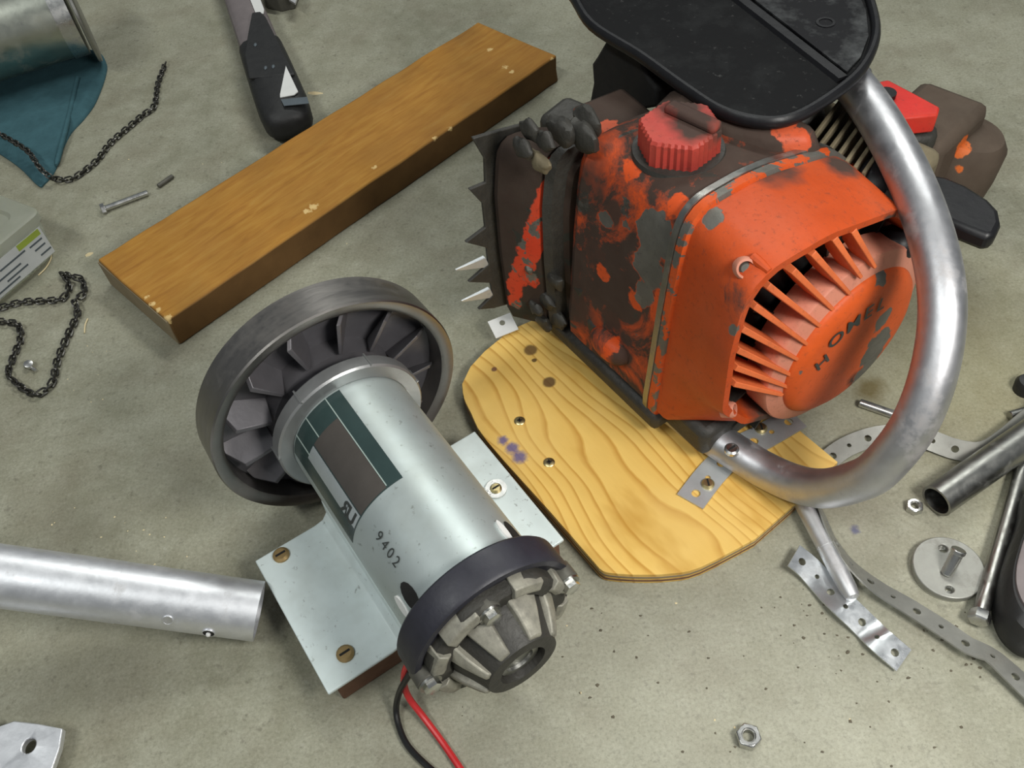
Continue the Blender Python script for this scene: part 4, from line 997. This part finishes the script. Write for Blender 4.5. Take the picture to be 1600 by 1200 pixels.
    # clear container
    A = at(62, 330, .040); B = at(-60, 430, .040); ex = (B - A); ex.z = 0; Lx = .20; ex.normalize(); ey = Vector((ex.y, -ex.x, 0)); ey = ey if ey.y > 0 else -ey
    c = Vector((A.x, A.y, 0)); t = thing('clear_container', 'cloudy clear plastic container with printed label cut off by left edge', 'container', c)
    def box_ring(h, ins, n=4, r=.008):
        w_, d_ = Lx, .105; pts = []
        for (sx_, sy_, a0) in ((0, 0, 180), (1, 0, 270), (1, 1, 0), (0, 1, 90)):
            cx_ = (ins + r) if sx_ == 0 else (w_ - ins - r); cy_ = (ins + r) if sy_ == 0 else (d_ - ins - r)
            for k in range(n + 1):
                a_ = R(a0 + 90 * k / n); pts.append(c + ex * (cx_ + r * math.cos(a_)) + ey * (cy_ + r * math.sin(a_)) + Vector((0, 0, h)))
        return pts
    mb = MB(); mb.loft([box_ring(h, i) for h, i in ((.0005, .005), (.003, .003), (.034, .0005), (.034, -.001), (.040, -.001), (.0415, .001), (.0415, .012), (.039, .014))]); mb.build('container_box', MAT['clear'], t, world=True, smooth=40)
    def lab(name, x0, x1, z0, z1, mat, off):
        mb = MB(); pts = [c + ex * x - ey * off + Vector((0, 0, z)) for x, z in ((x0, z0), (x1, z0), (x1, z1), (x0, z1))]
        mb.prism(pts, ey * .0002); return mb.build(name, MAT[mat], t, world=True, smooth=0)
    lab('printed_label', .007, .11, .006, .031, 'paper', .0004)
    lab('label_stripe', .009, .030, .0255, .0305, 'green', .0006)
    for k, (x0, x1, z0) in enumerate(((.010, .022, .0215), (.026, .05, .0225), (.010, .020, .0165), (.034, .06, .0165), (.030, .05, .0120), (.008, .018, .0105), (.04, .07, .0085))):
        lab('label_print', x0, x1, z0, z0 + .0014, 'slate', .0006)
    # chains of oval links
    lk = MB(); prof = []
    for k in range(12):
        a_ = 2 * math.pi * k / 12; prof.append(Vector((math.cos(a_) * .0019 + (.0016 if math.cos(a_) > 0 else -.0016), math.sin(a_) * .0021, 0)))
    rr = []
    for k in range(12):
        p = prof[k]; tg = (prof[(k + 1) % 12] - prof[k - 1]).normalized(); nn = tg.cross(Vector((0, 0, 1)))
        rr.append([p + nn * math.cos(2 * math.pi * q / 5) * .00075 + Vector((0, 0, 1)) * math.sin(2 * math.pi * q / 5) * .00075 for q in range(5)])
    lk.loft(rr + [rr[0]], False, False)
    def chain(name, label, pts, group=None):
        P = spline([at(*p) for p in pts], 10); t = thing(name, label, 'chain', (P[0].x, P[0].y, 0)); first = None
        Mi = TM[t].inverted(); s = 0.0; pitch = .0046; k = 0; L = 0
        for i in range(len(P) - 1):
            e = (P[i + 1] - P[i]).length
            while L + e >= s:
                p = P[i].lerp(P[i + 1], (s - L) / e); tg = (P[i + 1] - P[i]).normalized()
                x = tg; z_ = Matrix.Rotation(R(52 if k % 2 else -40) + rnd.uniform(-.25, .25), 3, tg) @ Vector((0, 0, 1)); y = z_.cross(x).normalized(); z_ = x.cross(y)
                if first is None: first = lk.build('chain_link', MAT['chain'], t); o = first
                else:
                    o = first.copy(); C.objects.link(o); o.parent = t
                o.matrix_local = Mi @ (Matrix.Translation(p) @ Matrix((x, y, z_)).transposed().to_4x4())
                s += pitch; k += 1
            L += e
    chain('steel_chain', 'dark thin chain trailing over the teal cloth up across the floor',
          [(-20, 203, .0165), (0, 210, .0165), (22, 222, .0165), (45, 238, .0160), (62, 262, .0125), (78, 276, .0085), (90, 280, .003), (115, 278, .0025), (150, 252, .0025), (172, 224, .0025), (196, 203, .0025), (222, 181, .0025), (241, 165, .0025), (247, 130, .0025), (259, 98, .0025)])
    chain('steel_chain', 'dark thin chain lying in a loop on floor left of the wooden board',
          [(-25, 487, .0025), (0, 481, .0025), (35, 472, .0025), (70, 470, .0025), (98, 466, .0025), (108, 446, .003), (98, 428, .0025), (112, 432, .0055), (128, 438, .003), (131, 458, .0035), (117, 470, .005), (121, 490, .003), (108, 520, .0025), (97, 545, .0025), (88, 570, .0025), (82, 597, .0025), (62, 615, .0025), (45, 613, .0025), (25, 598, .0025), (13, 583, .0025), (22, 555, .0025), (32, 530, .0025), (28, 508, .0025), (8, 503, .0025), (-25, 500, .0025)])
    # bolt and stub
    a, b = at(164, 326, .0030), at(231, 301, .0026); d = (b - a).normalized(); t = thing('hex_bolt', 'small shiny bolt on floor between clear container and wooden board', 'bolt', (a.x, a.y, 0))
    mb = MB(); mb.cyl(a, b, .0023, 16, bev=.0003); mb.build('bolt_shank', MAT['steel'], t, world=True)
    mb = MB(); mb.rings(a - d * .003, d, [(0, .0040), (.0004, .0046), (.0034, .0046)], 6); mb.build('bolt_head', MAT['steel'], t, world=True)
    a, b = at(247, 291, .002), at(270, 275, .002); t = thing('dark_pin', 'short dark pin on floor beyond the tip of small bolt', 'pin', (a.x, a.y, 0)); mb = MB(); mb.cyl(a, b, .0018, 12, bev=.0003); mb.build('pin_shaft', MAT['cast_dark'], t, world=True)
    p0 = at(44, 569, .003); t = thing('shiny_screw', 'tiny bright screw lying inside the chain loop', 'screw', (p0.x, p0.y, 0))
    mb = MB(); mb.rings((0, 0, 0), (0.2, -.2, 1), [(0, .0022), (.003, .0036), (.0045, .0030), (.005, .001)], 14); mb.build('screw_dome', MAT['steel'], t)
    mb = MB(); mb.cyl((.001, -.001, .0015), (.006, -.006, .0012), .0012, 10); mb.build('screw_shaft', MAT['steel'], t)
    # splinters
    for x, y, lab_, sz, rz in ((140, 398, 'tiny pale wood splinter beside the left corner of wooden board', (.006, .003, .0022), 30), (493, 146, 'pale yellow wood splinter beside the black tool handle', (.014, .0045, .002), -15)):
        c = at(x, y, 0); t = thing('wood_splinter', lab_, 'splinter', c, R(rz), 'loose wood splinters')
        mb = MB(); w_, h_, z_ = sz; mb.loft([[Vector((-w_ / 2, -h_ * .2, 0)), Vector((-w_ / 2, h_ * .3, 0)), Vector((-w_ / 2, h_ * .1, z_ * .6))], [Vector((0, -h_ / 2, 0)), Vector((0, h_ / 2, 0)), Vector((0, .0, z_))], [Vector((w_ / 2, -h_ * .1, 0)), Vector((w_ / 2, h_ * .2, 0)), Vector((w_ / 2, 0, z_ * .4))]])
        mb.build('splinter_sliver', MAT['chip'], t)
    for pts, lab_ in (([(60, 430), (72, 418), (80, 402), (77, 388), (70, 378)], 'thin pale curl of thread on floor beside the clear container'), ([(132, 520), (133, 508), (137, 498)], 'thin pale thread on floor right of the chain loop')):
        P = spline([at(x, y, .0008) for x, y in pts], 6); t = thing('loose_thread', lab_, 'thread', (P[0].x, P[0].y, 0)); mb = MB(); mb.tube(P, .0005, 6); mb.build('thread_strand', MAT['chip'], t, world=True)
    # black handled tool
    h0, h1 = at(352, -70, .016), at(452, 192, .016); ax = (h1 - h0); Lh = ax.length; ax.normalize(); sd = ax.cross(Vector((0, 0, 1)))
    t = thing('hammer_handle', 'tool handle with black grip and white triangle, cut off by the top edge', 'tool', (h1.x, h1.y, 0))
    def hring(s_, w_, hh, zc, n=20, off=0.0, p=3.2):
        c_ = h0 + ax * s_ + sd * off; rr_ = []
        for k in range(n):
            a_ = 2 * math.pi * k / n; ca, sa = math.cos(a_), math.sin(a_); q = (abs(ca) ** p + abs(sa) ** p) ** (-1 / p)
            rr_.append(Vector((c_.x, c_.y, zc)) + sd * (ca * q * w_) + Vector((0, 0, sa * q * hh)))
        return rr_
    mb = MB(); mb.loft([hring(s_, w_, .0125, .0135) for s_, w_ in ((-.05, .0150), (.06, .0165), (Lh * .66, .0185))]); cr = mb.build('handle_core', MAT['core'], t, world=True)
    e = Lh
    mb = MB(); mb.loft([hring(s_, w_, hh, zc) for s_, w_, hh, zc in ((e * .62, .0198, .0142, .0146), (e * .70, .0206, .0148, .0150), (e * .82, .0214, .0150, .0152), (e * .93, .0218, .0152, .0154), (e * .985, .0205, .0142, .0150), (e * 1.012, .0165, .0110, .0150), (e * 1.02, .009, .006, .0150))])
    gp = mb.build('rubber_grip', MAT['rubber'], t, world=True, smooth=50)
    top = lambda x, y, z=.0305: at(x, y, z)
    mb = MB(); mb.prism([top(*q, .0275) for q in ((395, 24), (408, 22), (416, 30), (447, 92), (462, 120), (390, 126), (383, 90), (390, 50))], (0, 0, .0030)); mb.build('grip_tongue', MAT['rubber'], gp, world=True, bevel=.0012)
    mb = MB(); mb.prism([top(*q, .0302) for q in ((447, 104), (466, 144), (460, 149), (438, 153), (438, 148))], (0, 0, .0007)); mb.build('triangle_inlay', MAT['white'], gp, world=True)
    mb = MB(); mb.prism([top(*q, .0302) for q in ((439, 156), (480, 152), (483, 162), (444, 166))], (0, 0, .0005)); mb.build('grip_bar', MAT['slate'], gp, world=True)
    for x, y in ((399, 70), (415, 106), (427, 104)):
        p = top(x, y, .0308); mb = MB(); mb.ball(p, .0022, 10, 6, (.7, 1.3, .5)); mb.build('grip_highlight', MAT['slate'], gp, world=True)  # paler bumps stand in for the highlights on the rubber
    mb = MB(); mb.prism([top(*q, .0262) for q in ((388, -8), (404, -8), (413, 16), (412, 22), (400, 22))], (0, 0, .0008)); mb.build('paint_mark', MAT['white'], cr, world=True)
    # metal block at the top edge
    P = [at(x, y, .0) for x, y in ((414, -40), (418, 14), (440, 19), (462, 14), (468, -2), (466, -60))]; c = sum(P, Vector()) / len(P)
    t = thing('metal_block', 'dark metal block with a pale corner cut off by top edge', 'block', (c.x, c.y, 0)); mb = MB(); mb.loft([P, [p + Vector((0, 0, .014)) for p in P]]); mb.build('block_body', MAT['cast_dark'], t, world=True, bevel=.001)
    q = [at(x, y, .015) for x, y in ((448, -30), (452, 2), (462, 8), (466, -4), (464, -40))]; mb = MB(); mb.prism(q, (0, 0, .002)); mb.build('block_corner', MAT['alu_dull'], t, world=True)
make_left()

# ------------------------------------------------------------------ grit on the floor
def make_grit():
    for name, mat, seeds, lab in (('dirt_crumbs', 'grime', [(1250, 960, 70, 34), (1290, 990, 90, 20), (1460, 1000, 80, 16), (1100, 1080, 150, 26), (1400, 1080, 120, 24), (950, 1000, 90, 12), (1230, 1150, 130, 22), (1530, 1050, 40, 8), (800, 1120, 150, 14)], 'dark crumbs of dirt scattered on the concrete in front of saw'),
                                  ('pale_crumbs', 'chip', [(140, 580, 60, 10), (250, 840, 60, 10), (100, 860, 80, 8), (560, 350, 250, 10), (1100, 1020, 260, 10), (300, 290, 120, 6)], 'pale specks of grit scattered over the concrete')):
        mb = MB()
        for x, y, sp, n in seeds:
            for _ in range(n):
                px, py = rnd.gauss(x, sp * .6), rnd.gauss(y, sp * .6)
                if mat == 'grime' and (py < 930 and px < 1240 or rnd.random() < .45): continue
                p = at(px, py, 0); r_ = rnd.uniform(.0003, .0010) * (1 if mat == 'grime' else .7)
                q = [p + Vector((math.cos(a_) * r_ * rnd.uniform(.5, 1.6), math.sin(a_) * r_ * rnd.uniform(.5, 1.3), 0)) for a_ in (0, 1.3, 2.5, 3.8, 5)]
                mb.loft([q, [p + (v - p) * .5 + Vector((0, 0, r_ * .4)) for v in q]])
        o = mb.build(name, MAT['crumb' if mat == 'grime' else mat], smooth=0); o['kind'] = 'stuff'; tag(o, lab, 'grit')
make_grit()
